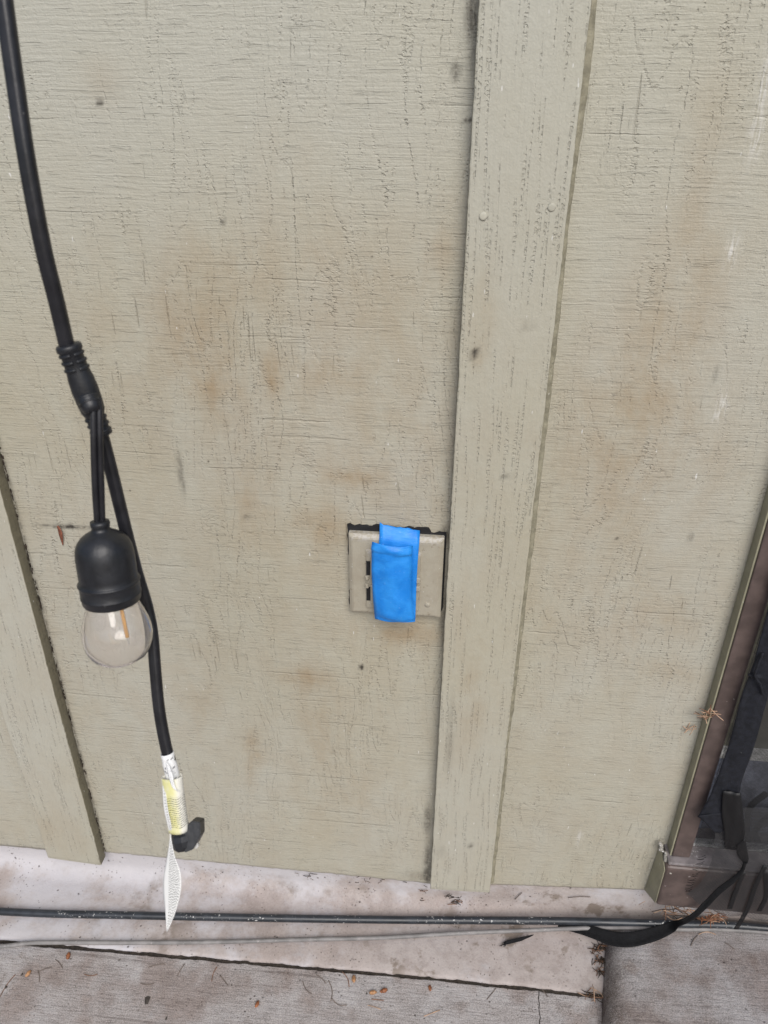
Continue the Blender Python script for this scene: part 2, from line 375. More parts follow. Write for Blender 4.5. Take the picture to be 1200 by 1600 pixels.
def mat_bulb():
    t = NT('clear_bulb'); g = t.n('ShaderNodeBsdfGlass'); g.inputs['IOR'].default_value = 1.45; g.inputs['Roughness'].default_value = .0
    g.inputs['Color'].default_value = (1, .99, .985, 1)
    d = t.n('ShaderNodeBsdfDiffuse'); d.inputs['Color'].default_value = (.95, .93, .91, 1)
    mx = t.n('ShaderNodeMixShader'); mx.inputs[0].default_value = .05
    t.l(g.outputs[0], mx.inputs[1]); t.l(d.outputs[0], mx.inputs[2])
    t.l(mx.outputs[0], t.out.inputs[0]); return t.mat
M_BULB = mat_bulb()
def mat_mesh(name, col, pitch=.0016, wire=.34):
    t = NT(name); v = t.n('ShaderNodeTexCoord').outputs['UV']; s = t.n('ShaderNodeSeparateXYZ'); t.l(v, s.inputs[0])
    def ln(x):
        f = t.ma('FRACT', t.ma('MULTIPLY', x, 1 / pitch)); return t.ma('LESS_THAN', f, wire)
    a = t.ma('MAXIMUM', ln(s.outputs[0]), ln(s.outputs[1]))
    p = t.n('ShaderNodeBsdfPrincipled'); p.inputs['Base Color'].default_value = (*col, 1); p.inputs['Roughness'].default_value = .5
    tr = t.n('ShaderNodeBsdfTransparent'); mx = t.n('ShaderNodeMixShader'); t.l(a, mx.inputs[0]); t.l(tr.outputs[0], mx.inputs[1]); t.l(p.outputs[0], mx.inputs[2])
    t.l(mx.outputs[0], t.out.inputs[0]); return t.mat
M_MESH = mat_mesh('screen_mesh', (.03, .03, .032)); M_MESHD = mat_mesh('folded_mesh', (.006, .006, .007), .0014, .62)

# ------------------------------------------------------------------ stain map for the wall (world x,z on the siding)
def pxspot(lst, Y=0.0):
    r = []
    for (px, py, rx, ry, s) in lst:
        p = onY(px, py, Y); e = onY(px + rx, py, Y); f = onY(px, py + ry, Y)
        r.append((p.x, p.z, abs(e.x - p.x), abs(f.z - p.z), s))
    return r
ST = pxspot([(330, 590, 45, 60, .42), (425, 590, 14, 36, .45), (520, 570, 45, 32, .34), (550, 745, 50, 12, .30), (385, 780, 30, 60, .22),
             (510, 825, 40, 28, .3), (295, 500, 60, 90, .26), (450, 265, 60, 60, .12), (160, 130, 34, 40, .16), (500, 400, 90, 60, .12),
             (475, 1058, 34, 20, .36), (400, 1168, 14, 24, .42), (505, 1130, 34, 60, .24), (535, 1235, 60, 60, .12), (392, 1205, 8, 34, .26),
             (625, 990, 70, 20, .40), (690, 370, 26, 60, .24), (560, 660, 230, 260, .15), (360, 420, 80, 70, .2), (310, 1080, 40, 60, .14),
             (1070, 450, 70, 120, .30), (1000, 610, 80, 120, .26), (950, 760, 90, 150, .2), (1020, 965, 80, 50, .22), (1100, 280, 50, 90, .18),
             (1130, 140, 50, 90, .14), (1080, 720, 60, 90, .14), (860, 960, 30, 60, .08), (1040, 1050, 60, 20, .22), (600, 470, 120, 90, .12),
             (180, 560, 90, 140, .12), (90, 1000, 60, 120, .05)])
STB = pxspot([(755, 490, 20, 60, .24), (735, 1090, 22, 70, .28), (722, 950, 14, 50, .2), (745, 560, 12, 14, .35), (830, 700, 20, 30, .12), (60, 1290, 60, 60, .1)], -.019)
GR = pxspot([(712, 112, 7, 16, .75), (732, 188, 8, 4, 1.1), (742, 60, 9, 60, .5), (735, 20, 10, 40, .5), (156, 160, 5, 5, 1.0), (348, 347, 4, 6, .7), (697, 835, 8, 14, .7),
             (693, 960, 7, 40, .5), (565, 1042, 4, 4, 1.1), (962, 617, 3, 3, .9), (965, 842, 3, 3, .9), (1078, 840, 3, 9, .7), (1118, 585, 4, 14, .45), (668, 1280, 6, 22, .6),
             (668, 1350, 6, 34, .6), (400, 1375, 14, 6, .5), (283, 740, 5, 36, .5), (385, 808, 6, 4, .6), (665, 1370, 40, 8, .3), (105, 823, 48, 2.5, .8), (110, 822, 6, 5, .5),
             (738, 350, 6, 420, .22), (715, 700, 6, 300, .16), (690, 1150, 5, 200, .22)])
GRB = pxspot([(741, 551, 6, 8, .9), (825, 508, 8, 5, .5), (895, 510, 6, 4, .3), (705, 1150, 5, 60, .3), (688, 1330, 10, 10, .15), (735, 1322, 4, 4, .6), (790, 745, 7, 5, .4)], -.019)
SC = pxspot([(1143, 395, 8, 26, .62), (1132, 625, 8, 18, .55), (1190, 150, 9, 80, .5), (1185, 220, 7, 30, .45), (1120, 650, 6, 10, .6), (905, 1310, 3, 12, .6)])
def field(X, Z, lst, p=1.0):
    f = np.zeros_like(X)
    for (x, z, rx, rz, s) in lst: f += s * np.exp(-(((X - x) / rx) ** 2 + ((Z - z) / rz) ** 2) ** p)
    return f
def set_attr(me, name, vals):
    a = me.attributes.new(name, 'FLOAT', 'POINT'); a.data.foreach_set('value', np.asarray(vals, dtype=np.float32))

WALL_TOP = 2.45
house = empty('house_wall', 'sage painted board and batten plywood house wall', 'wall')
def siding_panel(x0, x1, zb0, zb1, step):
    """rough plywood sheet: dense front face with an uneven lower edge, 12 mm thick"""
    nx = max(2, int((x1 - x0) / step)); zs = np.concatenate([np.arange(0, 1.35, step), np.arange(1.35, WALL_TOP + .02, .05)])
    xs = np.linspace(x0, x1, nx + 1); V = []
    for j, z in enumerate(zs):
        for i, x in enumerate(xs):
            t = (x - x0) / (x1 - x0); zb = zb0 + (zb1 - zb0) * t + .0016 * mn.noise(Vector((x * 60, 3.1, 0))) + .0012 * mn.noise(Vector((x * 190, 9.1, 0)))
            zz = zb + (WALL_TOP - zb) * (z / zs[-1])
            y = .0016 * mn.noise(Vector((x * 5, zz * 4, 2.2)))
            if j == 0: y += .0012
            V.append((x, y, zz))
    N = nx + 1; Fc = []
    for j in range(len(zs) - 1):
        for i in range(nx): Fc.append((j * N + i, j * N + i + 1, (j + 1) * N + i + 1, (j + 1) * N + i))
    b = len(V)
    V += [(V[i][0], .012, V[i][2]) for i in range(N)]                      # bottom edge going back
    for i in range(nx): Fc.append((b + i, b + i + 1, i + 1, i))
    t0 = len(V); V += [(x1, .012, WALL_TOP), (x0, .012, WALL_TOP)]
    L = (len(zs) - 1) * N
    Fc.append((b + N - 1, b, t0 + 1, t0))
    Fc.append(tuple([b] + [j * N for j in range(len(zs))] + [t0 + 1]))
    Fc.append(tuple([t0] + [j * N + nx for j in range(len(zs) - 1, -1, -1)] + [b + N - 1]))
    o = mobj('siding_panel', V, Fc, M_SIDE, house, True)
    A = np.array(V); X, Z = A[:, 0], A[:, 2]
    set_attr(o.data, 'stain_light', np.clip(field(X, Z, ST) + .0 + .20 * np.clip((1.20 - Z) / .40, 0, 1), 0, .8)); set_attr(o.data, 'scuff', field(X, Z, SC))  # brown stains, plus the wall's light gradient painted as warmer tone lower down
    g = field(X, Z, GR, 1.6) + .55 * np.exp(-((X + .5262) / .0028) ** 2) * (X > -.60) + .35 * np.exp(-((X - .3405) / .003) ** 2) * 0
    set_attr(o.data, 'grime', g); return o
siding_panel(-1.80, -1.188, .062, .060, .02)
siding_panel(-1.187, -.572, .059, .058, .008)
siding_panel(-.571, .0445, .0670, .0655, .0035)
siding_panel(.0455, .3385, .073, .0985, .0035)

def batten(x0, x1, zb0, zb1, step=.006):
    prof = [(x0, -.0008), (x0, -.0175), (x0 + .0006, -.0186), (x0 + .0018, -.019)]
    k = 13
    prof += [(x0 + .0018 + (x1 - x0 - .0036) * i / k, -.019) for i in range(1, k)]
    prof += [(x1 - .0018, -.019), (x1 - .0006, -.0186), (x1, -.0175), (x1, -.0008)]
    zs = np.concatenate([np.arange(0, 1.35, step), np.arange(1.35, WALL_TOP + .02, .05)]); n = len(prof); V = []
    for z in zs:
        for (x, y) in prof:
            t = (x - x0) / (x1 - x0); zb = zb0 + (zb1 - zb0) * t
            zz = zb + (WALL_TOP - zb) * z / zs[-1]
            e = 1 if (t < .03 or t > .97) else 0
            dx = (.0007 * mn.noise(Vector((t * 3, zz * 35, 1))) + .0006 * mn.noise(Vector((t * 3, zz * 140, 5)))) * e
            dy = .0008 * mn.noise(Vector((x * 12, zz * 6, 8))) + e * .0004 * mn.noise(Vector((t * 3, zz * 120, 2)))
            if z == 0 and y < -.018: dy += .0007
            V.append((x + dx, y + dy if y < -.005 else y, zz))
    Fc = []
    for j in range(len(zs) - 1):
        for i in range(n - 1): Fc.append((j * n + i, j * n + i + 1, (j + 1) * n + i + 1, (j + 1) * n + i))
    for j in range(len(zs) - 1): Fc.append((j * n + n - 1, j * n, (j + 1) * n, (j + 1) * n + n - 1))
    Fc.append(tuple(range(n - 1, -1, -1))); L = (len(zs) - 1) * n; Fc.append(tuple(L + i for i in range(n)))
    o = mobj('batten', V, Fc, M_BATT, house, False)
    A = np.array(V); X, Z = A[:, 0], A[:, 2]
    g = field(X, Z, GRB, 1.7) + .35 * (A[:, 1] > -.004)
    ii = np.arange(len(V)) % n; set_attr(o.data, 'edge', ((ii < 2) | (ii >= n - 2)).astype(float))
    set_attr(o.data, 'stain_light', np.clip(field(X, Z, STB) + .0 + .17 * np.clip((1.20 - Z) / .40, 0, 1), 0, .8)); set_attr(o.data, 'scuff', X * 0); set_attr(o.data, 'grime', g)  # same painted light gradient added to the batten's stains
    return o
def nail(bat, px, py, r=.0036):
    p = onY(px, py, -.0198)
    M = Matrix.Translation((p.x, p.y + .0004, p.z)) @ Matrix.Rotation(math.radians(90), 4, 'X')
    return lathe('nail_head', [(r, -.0006), (r, .0006), (r * .8, .0009), (r * .4, .0010), (.0001, .0010)], M_BATT_PLAIN, bat, 16, M)
M_BATT_PLAIN = simple('nail_paint', (.42, .405, .335), .45, .08, 60, .0002)
batten(-1.2315, -1.1425, .061, .060, .02)
b_left = batten(-.6150, -.5272, .0665, .0600)
b_mid = batten(.0010, .0914, .0800, .0852)
nail(b_mid, 862, 324); nail(b_mid, 755, 338)
M_SHADOW_STRIP = simple('shadow_strip_tone', (.25, .232, .17), .55, .25, 90, .0010, .3, fleck=.70, fleck_c=(.45, .43, .36), fscale=160)  # dark olive tone of a strip standing in for the batten's shadow
def add_shadow_strip(x, z0, z1, side, wdt, parent):
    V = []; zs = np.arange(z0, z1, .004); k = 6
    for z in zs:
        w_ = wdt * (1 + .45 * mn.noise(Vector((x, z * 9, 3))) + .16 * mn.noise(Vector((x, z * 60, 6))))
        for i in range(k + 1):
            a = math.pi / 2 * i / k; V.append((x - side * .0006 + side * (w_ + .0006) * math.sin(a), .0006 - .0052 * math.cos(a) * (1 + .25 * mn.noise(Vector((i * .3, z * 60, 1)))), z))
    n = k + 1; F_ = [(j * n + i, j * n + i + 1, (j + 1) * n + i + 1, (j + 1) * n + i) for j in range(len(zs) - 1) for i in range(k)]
    o = mobj('shadow_strip', V, [f[::-1] if side > 0 else f for f in F_], M_SHADOW_STRIP, parent, True); return o
add_shadow_strip(.0912, .086, 2.4, 1, .0066, b_mid)  # added strip: shadow line along the right edge, built as a shape

# ------------------------------------------------------------------ foundation, ledge, slab, step
prof = [(.0125, z) for z in (.094, .08, .065, .05)]
R_ = .028
for i in range(9):
    a = math.pi / 2 * i / 8; prof.append((.0125 - R_ * (1 - math.cos(a)), R_ - R_ * math.sin(a)))
prof += [(-.03 - .012 * i, -.0002 * i) for i in range(1, 6)] + [(-.099, -.0015), (-.1012, -.0025), (-.1025, -.0040), (-.1030, -.0065), (-.1030, -.05)]
xs = np.concatenate([np.arange(-3, -.75, .05), np.arange(-.75, .56, .006), np.arange(.6, 2.41, .1)]); V = []; n = len(prof)
for x in xs:
    for (y, z) in prof:
        q = mn.noise(Vector((x * 9, y * 9, z * 9))) * .0015 + mn.noise(Vector((x * 40, y * 40, z * 40))) * .0006
        e = .0022 * mn.noise(Vector((x * 25, 1, 1))) + .0020 * mn.noise(Vector((x * 90, 1, 4))) if y < -.098 else 0
        sk = -.013 * max(0, min(1, -x / .66)) if y < -.05 else 0        # joint drifts away from the wall
        V.append((x, y + (q if z > .03 else 0) + e + sk * (-y - .05) / .058, z + (q if z <= .03 and z > -.01 else 0)))
Fc = [((i + 1) * n + j, i * n + j, i * n + j + 1, (i + 1) * n + j + 1) for i in range(len(xs) - 1) for j in range(n - 1)]
fo = tag(mobj('foundation', V, Fc, M_FOUND, None, True), kind='structure')
A_ = np.array(V); set_attr(fo.data, 'lime', np.clip((A_[:, 2]) / .04, 0, 1) * .6 + np.clip((-.1 - A_[:, 0]) / .5, 0, 1) * .5 - .35 * np.clip((A_[:, 0] + .1) / .3, 0, 1))

def jy(x): return -.1078 - .013 * max(0, min(1, -x / .66))
ca = onZ(842, 1547, -.003); XC = ca.x
def crackx(y):
    d = jy(XC) - y
    return XC - .006 * min(1, d / .1) - .02 * max(0, d - .1) + .0022 * mn.noise(Vector((d * 40, 2, 0))) + .0014 * mn.noise(Vector((d * 130, 2, 5)))
def slab_grid(xs, left, z1):
    """concrete slab as a grid: ragged back edge at the joint, ragged side along the crack"""
    ys = [0, .0006, .0016] + list(np.arange(.006, .13, .006)) + [.16, .2, .3, .5, .9, 1.6, 2.6, 3.9]; V = []; n = len(xs)
    for j, d in enumerate(ys):
        for x in xs:
            e = .0016 * mn.noise(Vector((x * 28, 5, 0))) + .0013 * mn.noise(Vector((x * 105, 5, 3)))
            y = jy(x) + e * max(0, 1 - d / .03) - d
            cx = crackx(y)
            xx = cx - .0007 - (xs[-1] - x) if left and x > .0 else (cx + .0007 + (x - xs[0]) if not left and x < .3 else x)
            if left and x > 0: xx = x + (cx - .0007 - xs[-1]) * (x / xs[-1])
            if not left and x < .3: xx = x + (cx + .0007 - xs[0]) * ((.3 - x) / (.3 - xs[0]))
            V.append((xx, y, z1 - (.0016, .0006, 0)[j] if j < 3 else z1))
    Fc = [((j + 1) * n + i, (j + 1) * n + i + 1, j * n + i + 1, j * n + i) for j in range(len(ys) - 1) for i in range(n - 1)]
    N = len(V); ring = [i for i in range(n)] + [j * n + n - 1 for j in range(1, len(ys))] + [(len(ys) - 1) * n + i for i in range(n - 2, -1, -1)] + [j * n for j in range(len(ys) - 2, 0, -1)]
    for r_ in ring: V.append((V[r_][0], V[r_][1], -.08))
    L = len(ring); Fc += [(ring[k], ring[(k + 1) % L], N + (k + 1) % L, N + k) for k in range(L)]
    return tag(mobj('patio_slab', V, Fc, M_SLAB), kind='structure')
slab_grid(list(np.arange(-3, -.72, .08)) + list(np.arange(-.72, XC - .002, .004)) + [XC], True, -.003)
slab_grid([XC] + list(np.arange(XC + .004, .42, .004)) + list(np.arange(.45, 2.41, .15)), False, -.0038)
o = box('joint_soil', -3, 2.4, -.16, -.06, -.085, -.0056, simple('joint_dirt', (.035, .028, .022), .95, .5, 200, .001), None, 0); tag(o, kind='structure')
gm = mobj('ground', [(-80, -80, -.09), (80, -80, -.09), (80, 80, -.09), (-80, 80, -.09)], [(0, 1, 2, 3)], M_GROUND); tag(gm, kind='structure')

# door step: rounded concrete landing with a slightly skewed side
def step_mesh():
    zt = .036; prof = [(0, -.003), (.0015, .006), (.0045, .0155), (.009, .0232), (.0150, .0290), (.0225, .0325), (.032, .0348), (.045, zt), (.08, zt)]
    ys = np.concatenate([[-.0040, -.0055, -.008, -.012, -.018, -.024], np.arange(-.03, -.35, -.01), np.arange(-.35, -1.0, -.05)])
    V = []; ends = [.12, .2, .35, .6, 1.0, 1.6, 2.1]
    allp = prof + [(e, zt) for e in ends]; n = len(allp)
    for j, y in enumerate(ys):
        xe = .2715 + (y + .0427) * .19
        dz = (-.004, -.002, -.0005, 0)[j] if j < 4 else 0
        for k, (dx, z) in enumerate(allp):
            q = .0016 * mn.noise(Vector((dx * 12, y * 12, 3.3))) if k > 1 else .0025 * mn.noise(Vector((1, y * 25, 7)))
            V.append((xe + dx + (q if k < 4 else 0), y, z + (q if k > 3 else 0) + dz))
    Fc = [(j * n + k, j * n + k + 1, (j + 1) * n + k + 1, (j + 1) * n + k) for j in range(len(ys) - 1) for k in range(n - 1)]
    # back face
    b = len(V); V += [(V[k][0], -.0038, -.003) for k in range(n)]
    Fc += [(b + k, b + k + 1, k + 1, k) for k in range(n - 1)]
    f = len(V); L = (len(ys) - 1) * n; V += [(V[L + k][0], ys[-1], -.003) for k in range(n)]
    Fc += [(L + k, L + k + 1, f + k + 1, f + k) for k in range(n - 1)]
    o = mobj('door_step', V, [t[::-1] for t in Fc], M_STEP, None, True)
    dv = [1.0, 1.0, 1.0, .9, .75, .5, .25, .05] + [0] * 50  # painted side shade, strongest low down, fading out at the top
    set_attr(o.data, 'dirt', [dv[i % n] if i < b else 1.0 for i in range(len(V))]); return tag(o, kind='structure')
step_mesh()

# ------------------------------------------------------------------ outlet cover with tape
ol = empty('outlet_cover', 'sage painted square electrical outlet cover with black gasket edge', 'outlet cover', loc=(-.06, 0, .645))
def plate(name, x0, x1, z0, z1, yb, yf, ch, mat, chr_=None):
    chr_ = chr_ or ch
    V = [(x0, yb, z0), (x1, yb, z0), (x1, yb, z1), (x0, yb, z1), (x0, yf + .003, z0), (x1, yf + .003, z0), (x1, yf + .003, z1), (x0, yf + .003, z1),
         (x0 + ch, yf, z0 + ch), (x1 - chr_, yf, z0 + ch), (x1 - chr_, yf, z1 - ch), (x0 + ch, yf, z1 - ch)]
    Fc = []
    for a in (0, 4):
        for i in range(4): Fc.append((a + i, a + (i + 1) % 4, a + 4 + (i + 1) % 4, a + 4 + i))
    Fc += [(8, 9, 10, 11), (3, 2, 1, 0)]
    bm = bmesh.new(); vs = [bm.verts.new(v) for v in V]
    for f in Fc: bm.faces.new([vs[i] for i in f])
    bmesh.ops.recalc_face_normals(bm, faces=bm.faces[:])
    bmesh.ops.bevel(bm, geom=[e for e in bm.edges if e.verts[0].co.y < yb - 1e-5 or e.verts[1].co.y < yb - 1e-5], offset=.0007, segments=2, affect='EDGES')
    me = bpy.data.meshes.new(name); bm.to_mesh(me); bm.free(); me.materials.append(mat)
    o = bpy.data.objects.new(name, me); COL.objects.link(o); reparent(o, ol); return o
plate('plate', -.1160, -.0045, .5905, .7035, -.0032, -.0135, .0045, M_PLATE, .0052)
# gasket: irregular dark foam showing at the top and down the left side
gk = []
for i in range(41):
    x = -.1185 + .116 * i / 40; gk.append((x, .7100 + .0030 * mn.noise(Vector((i * .45, 0.3, 0))) - (.004 if i > 33 else 0) * 1.0))
right = [(-.0022, z) for z in (.69, .66, .63, .60)]
left = [(-.1178 + .0012 * mn.noise(Vector((0, k * .7, 2))) + (.0035 if 3 < k < 11 else 0), .597 + k * .0066) for k in range(17)]
ot = gk + right + [(-.005, .592), (-.114, .592)] + left
V = [(x, -.0034, z) for x, z in ot] + [(x, .0022, z) for x, z in ot]; k = len(ot)
g = mobj('gasket', V, [tuple(range(k))] + [(i, i + k, (i + 1) % k + k, (i + 1) % k) for i in range(k)], M_GASK); reparent(g, ol)
# raised cover frame with slots and hinge knuckles
plate('lid_frame', -.0955, -.0305, .6020, .6850, -.0134, -.0165, .0010, M_PLATE)
for (za, zb) in ((.651, .6705), (.614, .634)):
    reparent(box('slot', -.0945, -.0885, -.0172, -.0160, za, zb, M_GASK, None, .0002), ol)
    reparent(box('lid', -.0895, -.0385, -.0195, -.0164, za - .003, zb + .004, M_PLATE, None, .0012), ol)
for zc in (.648, .6365):
    reparent(box('hinge_knuckle', -.0955, -.0915, -.0200, -.0164, zc - .003, zc + .0025, M_PLATE, None, .0008), ol)
    reparent(box('hinge_knuckle', -.0350, -.0300, -.0200, -.0164, zc - .003, zc + .004, M_PLATE, None, .0008), ol)
for (px, py) in ((668, 945), (668, 850)):
    p = onY(px, py, -.0138)
    M = Matrix.Translation(p) @ Matrix.Rotation(math.radians(90), 4, 'X')
    if py < 900: continue
    reparent(lathe('cover_screw', [(.0032, -.001), (.0032, .0006), (.0024, .0012), (.0001, .0013)], M_PLATE, None, 14, M), ol)

# blue tape: stuck over the top edge, hanging down, folded back up on itself
tp = empty('blue_tape', 'bright blue masking tape strip folded over the painted outlet cover', 'tape', loc=(-.06, -.02, .65))
def ribbon(name, rows, mat, nx=10, thick=.00025, rag=0, subdiv=6, wob=.0006, bulge=0.0):
    """rows: (left point, right point) down the strip"""
    Lp = spline([r[0] for r in rows], subdiv); Rp = spline([r[1] for r in rows], subdiv); V = []; n = nx + 1
    for j, (a, b) in enumerate(zip(Lp, Rp)):
        for i in range(n):
            t = i / nx; p = a.lerp(b, t)
            p.y += wob * mn.noise(Vector((t * 3, j * .25, 4.4))) - bulge * math.sin(math.pi * t) * min(1, (len(Lp) - 1 - j) / 14)
            if j == 0 and rag: p.z += rag * (mn.noise(Vector((t * 6, 1.7, 0))) + .5 * mn.noise(Vector((t * 17, 3, 0))))
            V.append(p)
    Fc = [(j * n + i, j * n + i + 1, (j + 1) * n + i + 1, (j + 1) * n + i) for j in range(len(Lp) - 1) for i in range(nx)]
    o = mobj(name, V, Fc, mat, None, True)
    uv = o.data.uv_layers.new(name='UVMap')
    M = len(Lp) - 1
    for lp in o.data.loops:
        vi = lp.vertex_index; uv.data[lp.index].uv = ((vi % n) / nx, 1 - (vi // n) / M)
    sm = o.modifiers.new('thickness', 'SOLIDIFY'); sm.thickness = thick; sm.offset = 0
    return o
def row(x0, x1, y, z, dz=0, dy=0): return (Vector((x0, y, z)), Vector((x1, y + dy, z + dz)))
back = ribbon('stuck_strip', [row(-.0800, -.0335, -.0050, .7150, -.0048), row(-.0795, -.0330, -.0105, .7075, -.002), row(-.0795, -.0330, -.0146, .7000), row(-.0800, -.0335, -.0182, .688),
        row(-.0805, -.0340, -.0208, .672), row(-.0810, -.0345, -.0208, .640), row(-.0815, -.0345, -.0215, .610), row(-.0815, -.0345, -.0235, .5960)], M_TAPE, rag=.0045, wob=.0009)
reparent(back, tp)
front = ribbon('folded_flap', [row(-.0862, -.0400, -.0270, .7035, -.0030, .001), row(-.0872, -.0402, -.0288, .695, -.002), row(-.0868, -.0405, -.0278, .686), row(-.0866, -.0402, -.0298, .662),
        row(-.0850, -.0390, -.0305, .632), row(-.0838, -.0362, -.0298, .607), row(-.0832, -.0350, -.0278, .5965), row(-.0830, -.0346, -.0258, .5945), row(-.0818, -.0345, -.0237, .5958)], M_TAPE, wob=.0019, bulge=.0060)
reparent(front, tp)

# ------------------------------------------------------------------ string light
st = empty('string_light', 'black outdoor string light cord with one clear bulb and tagged end plug', 'string light', loc=at(180, 990, .53))
def S(o): return reparent(o, st)
def groove(a): return 1 - .16 * math.exp(-(((a % math.pi) - math.pi / 2) / .28) ** 2)
RC = .0049
up = spline([at(-30, -260, .385), at(-8, -120, .392), at(6, 0, .400), at(24, 130, .412), at(42, 250, .424), at(66, 380, .442), at(88, 470, .460), at(104, 538, .476), at(112, 565, .482)], 10)
S(tube('cord', up, RC * .98, M_CORD, None, ns=20, oval=1.0, prof=groove))
# Y connector
A, B = at(106, 538, .476), at(160, 680, .503)
ax = (B - A).normalized(); L = (B - A).length
def pA(t): return A + ax * L * t
rp = [(0, .0072), (.02, .0080), (.06, .0080), (.08, .0069), (.26, .0070), (.36, .0080), (.48, .0084), (.60, .0082), (.72, .0076), (.76, .0064), (.93, .0060), (.95, .0068), (.99, .0068), (1.0, .0056)]
path = [pA(t) for t, r in rp]
conn = S(tube('connector', path, [r for t, r in rp], M_RUBBER, None, ns=28))
view = (Vector(CAM) - pA(.5)).normalized()
sd = ax.cross(view).normalized(); fr = sd.cross(ax).normalized()
if fr.dot(view) < 0: fr = -fr
def rib(t, half, a0, a1, r, wdt):
    """raised rib: an arc round the connector body"""
    pts = [pA(t) + (sd * math.sin(a0 + (a1 - a0) * i / 10) + fr * math.cos(a0 + (a1 - a0) * i / 10)) * r for i in range(11)]
    return tube('rib', pts, wdt, M_RUBBER, None, ns=8, ref=ax)
for t in (.10, .175, .25, .80, .87, .94):
    for (a0, a1) in ((-1.45, -.15), (.15, 1.45)):
        rr = .0068 if t < .5 else .0060
        o = rib(t, 0, a0, a1, rr, .0013); o.parent = conn
# outlet boss for the drop wires
boss = [pA(.50) + fr * .0010, pA(.58) + fr * .0042, pA(.66) + fr * .0072, pA(.70) + fr * .0080]
o = tube('wire_boss', boss, [.0056, .0070, .0066, .0054], M_RUBBER, None, ns=20); o.parent = conn
for k in range(3):
    c = pA(.54 + .045 * k) + fr * (.0022 + .0019 * k)
    pts = [c + (sd * math.cos(a) + (fr * .75 - ax * .66) * math.sin(a)) * .0066 for a in np.linspace(.25, math.pi - .25, 9)]
    o = tube('rib', pts, .0009, M_RUBBER, None, ns=6); o.parent = conn
# socket and bulb share an axis
S0 = at(156, 817, .5135); ZB = Vector((.006, .012, -1)).normalized()
tdir = (at(190, 1032, .547) - S0).normalized(); axis = tdir
def Msock():
    z = axis; x = z.cross(Vector((0, 1, 0))).normalized(); y = z.cross(x)
    return Matrix(((x.x, y.x, z.x, S0.x), (x.y, y.y, z.y, S0.y), (x.z, y.z, z.z, S0.z), (0, 0, 0, 1)))
MS = Msock()
LS = (at(190, 1032, .547) - S0).length
print('socket+bulb length', LS)
q = LS / .100
sp = [(.0001, -.0015), (.0030, -.0015), (.0066, -.0012), (.0070, .0005), (.0066, .0024), (.0062, .0036), (.0075, .0052), (.0112, .0070), (.0152, .0095), (.0183, .0130), (.0201, .0172), (.0208, .0230),
      (.0208, .0360), (.0208, .0392), (.0212, .0398), (.0222, .0402), (.0224, .0410), (.0218, .0418), (.0216, .0425), (.0214, .0490), (.0217, .0494), (.0217, .0500), (.0213, .0504), (.0209, .0540), (.0202, .0552), (.0186, .0554), (.0186, .050)]
sock = S(lathe('socket', [(r * .93, z * q) for r, z in sp], M_RUBBER, None, 56, MS))
bp = [(.0150, .0480), (.0165, .0540), (.0178, .0575), (.0203, .0640), (.0226, .0705), (.0238, .0765), (.0240, .0805), (.0233, .0855), (.0216, .0905), (.0186, .0950), (.0145, .0980), (.0095, .0995), (.0045, .1000), (0, .1001)]
bi = [(max(0, r - .0007), z - (.0007 if z > .09 else 0)) for r, z in bp][::-1]
bulb = S(lathe('bulb', [(r, z * q) for r, z in bp + bi], M_BULB, None, 56, MS))
bm = bmesh.new(); bm.from_mesh(bulb.data); bmesh.ops.remove_doubles(bm, verts=bm.verts[:], dist=1e-6)
bmesh.ops.delete(bm, geom=[e for e in bm.edges if not e.link_faces], context='EDGES')
a_ = [v for v in bm.verts if v.link_edges and any(e.is_boundary for e in v.link_edges)]
bmesh.ops.bridge_loops(bm, edges=[e for e in bm.edges if e.is_boundary])
bmesh.ops.recalc_face_normals(bm, faces=bm.faces[:]); bm.to_mesh(bulb.data); bm.free()
bulb.data.polygons.foreach_set('use_smooth', [True] * len(bulb.data.polygons))
fl = [MS @ Vector((.0030, -.004, .050 * q)), MS @ Vector((.0042, -.003, .0605 * q)), MS @ Vector((.0060, -.002, .0830 * q))]
o = tube('filament', fl, .0014, M_FIL, None, ns=8); o.parent = bulb
stem = [MS @ Vector((.0060, -.002, .0830 * q)), MS @ Vector((.0066, -.0015, .0880 * q))]
o = tube('filament_support', stem, .0003, M_METAL, None, ns=6); o.parent = bulb
# drop wires
for k, (xo, d) in enumerate(((-4.6, 0), (5.2, .002))):
    pts = [at(152 + xo * .4, 622, .487 + d), at(150.5 + xo * .9, 640, .486 + d), at(151 + xo, 690, .491 + d), at(153 + xo, 760, .502 + d), at(156 + xo * .8, 822, .514 + d)]
    S(tube('drop_wire', spline(pts, 8), .0021, M_CORD, None, ns=12))
# lower cord passing behind the socket
lo = [at(152, 660, .500), at(162, 690, .506), at(178, 752, .518), at(197, 830, .535), at(214, 895, .552), at(229, 945, .562), at(238, 990, .566), at(243, 1050, .570), at(249, 1110, .575), at(259, 1165, .580), at(266, 1190, .582), at(274, 1235, .586), at(281, 1272, .590)]
S(tube('cord', spline(lo, 8), .0044, M_CORD, None, ns=20, prof=groove))
def wrap(name, path, rad, mat, ns=28, gap=0.0, start=0):
    V, Fc = tube_geo(path, rad, ns=ns, caps=False)
    o = mobj(name, V, Fc, mat, None, True); uv = o.data.uv_layers.new(name='UVMap'); n = len(path)
    for p in o.data.polygons:
        k0 = p.index % ns; i0 = p.index // ns
        for li in p.loop_indices:
            vi = o.data.loops[li].vertex_index; k = vi % ns; i = vi // ns
            if k0 == ns - 1 and k == 0: k = ns
            uv.data[li].uv = (((k / ns + start) % 1.0001) , 1 - i / (n - 1))
    sm = o.modifiers.new('thickness', 'SOLIDIFY'); sm.thickness = .0003; sm.offset = 1; return o
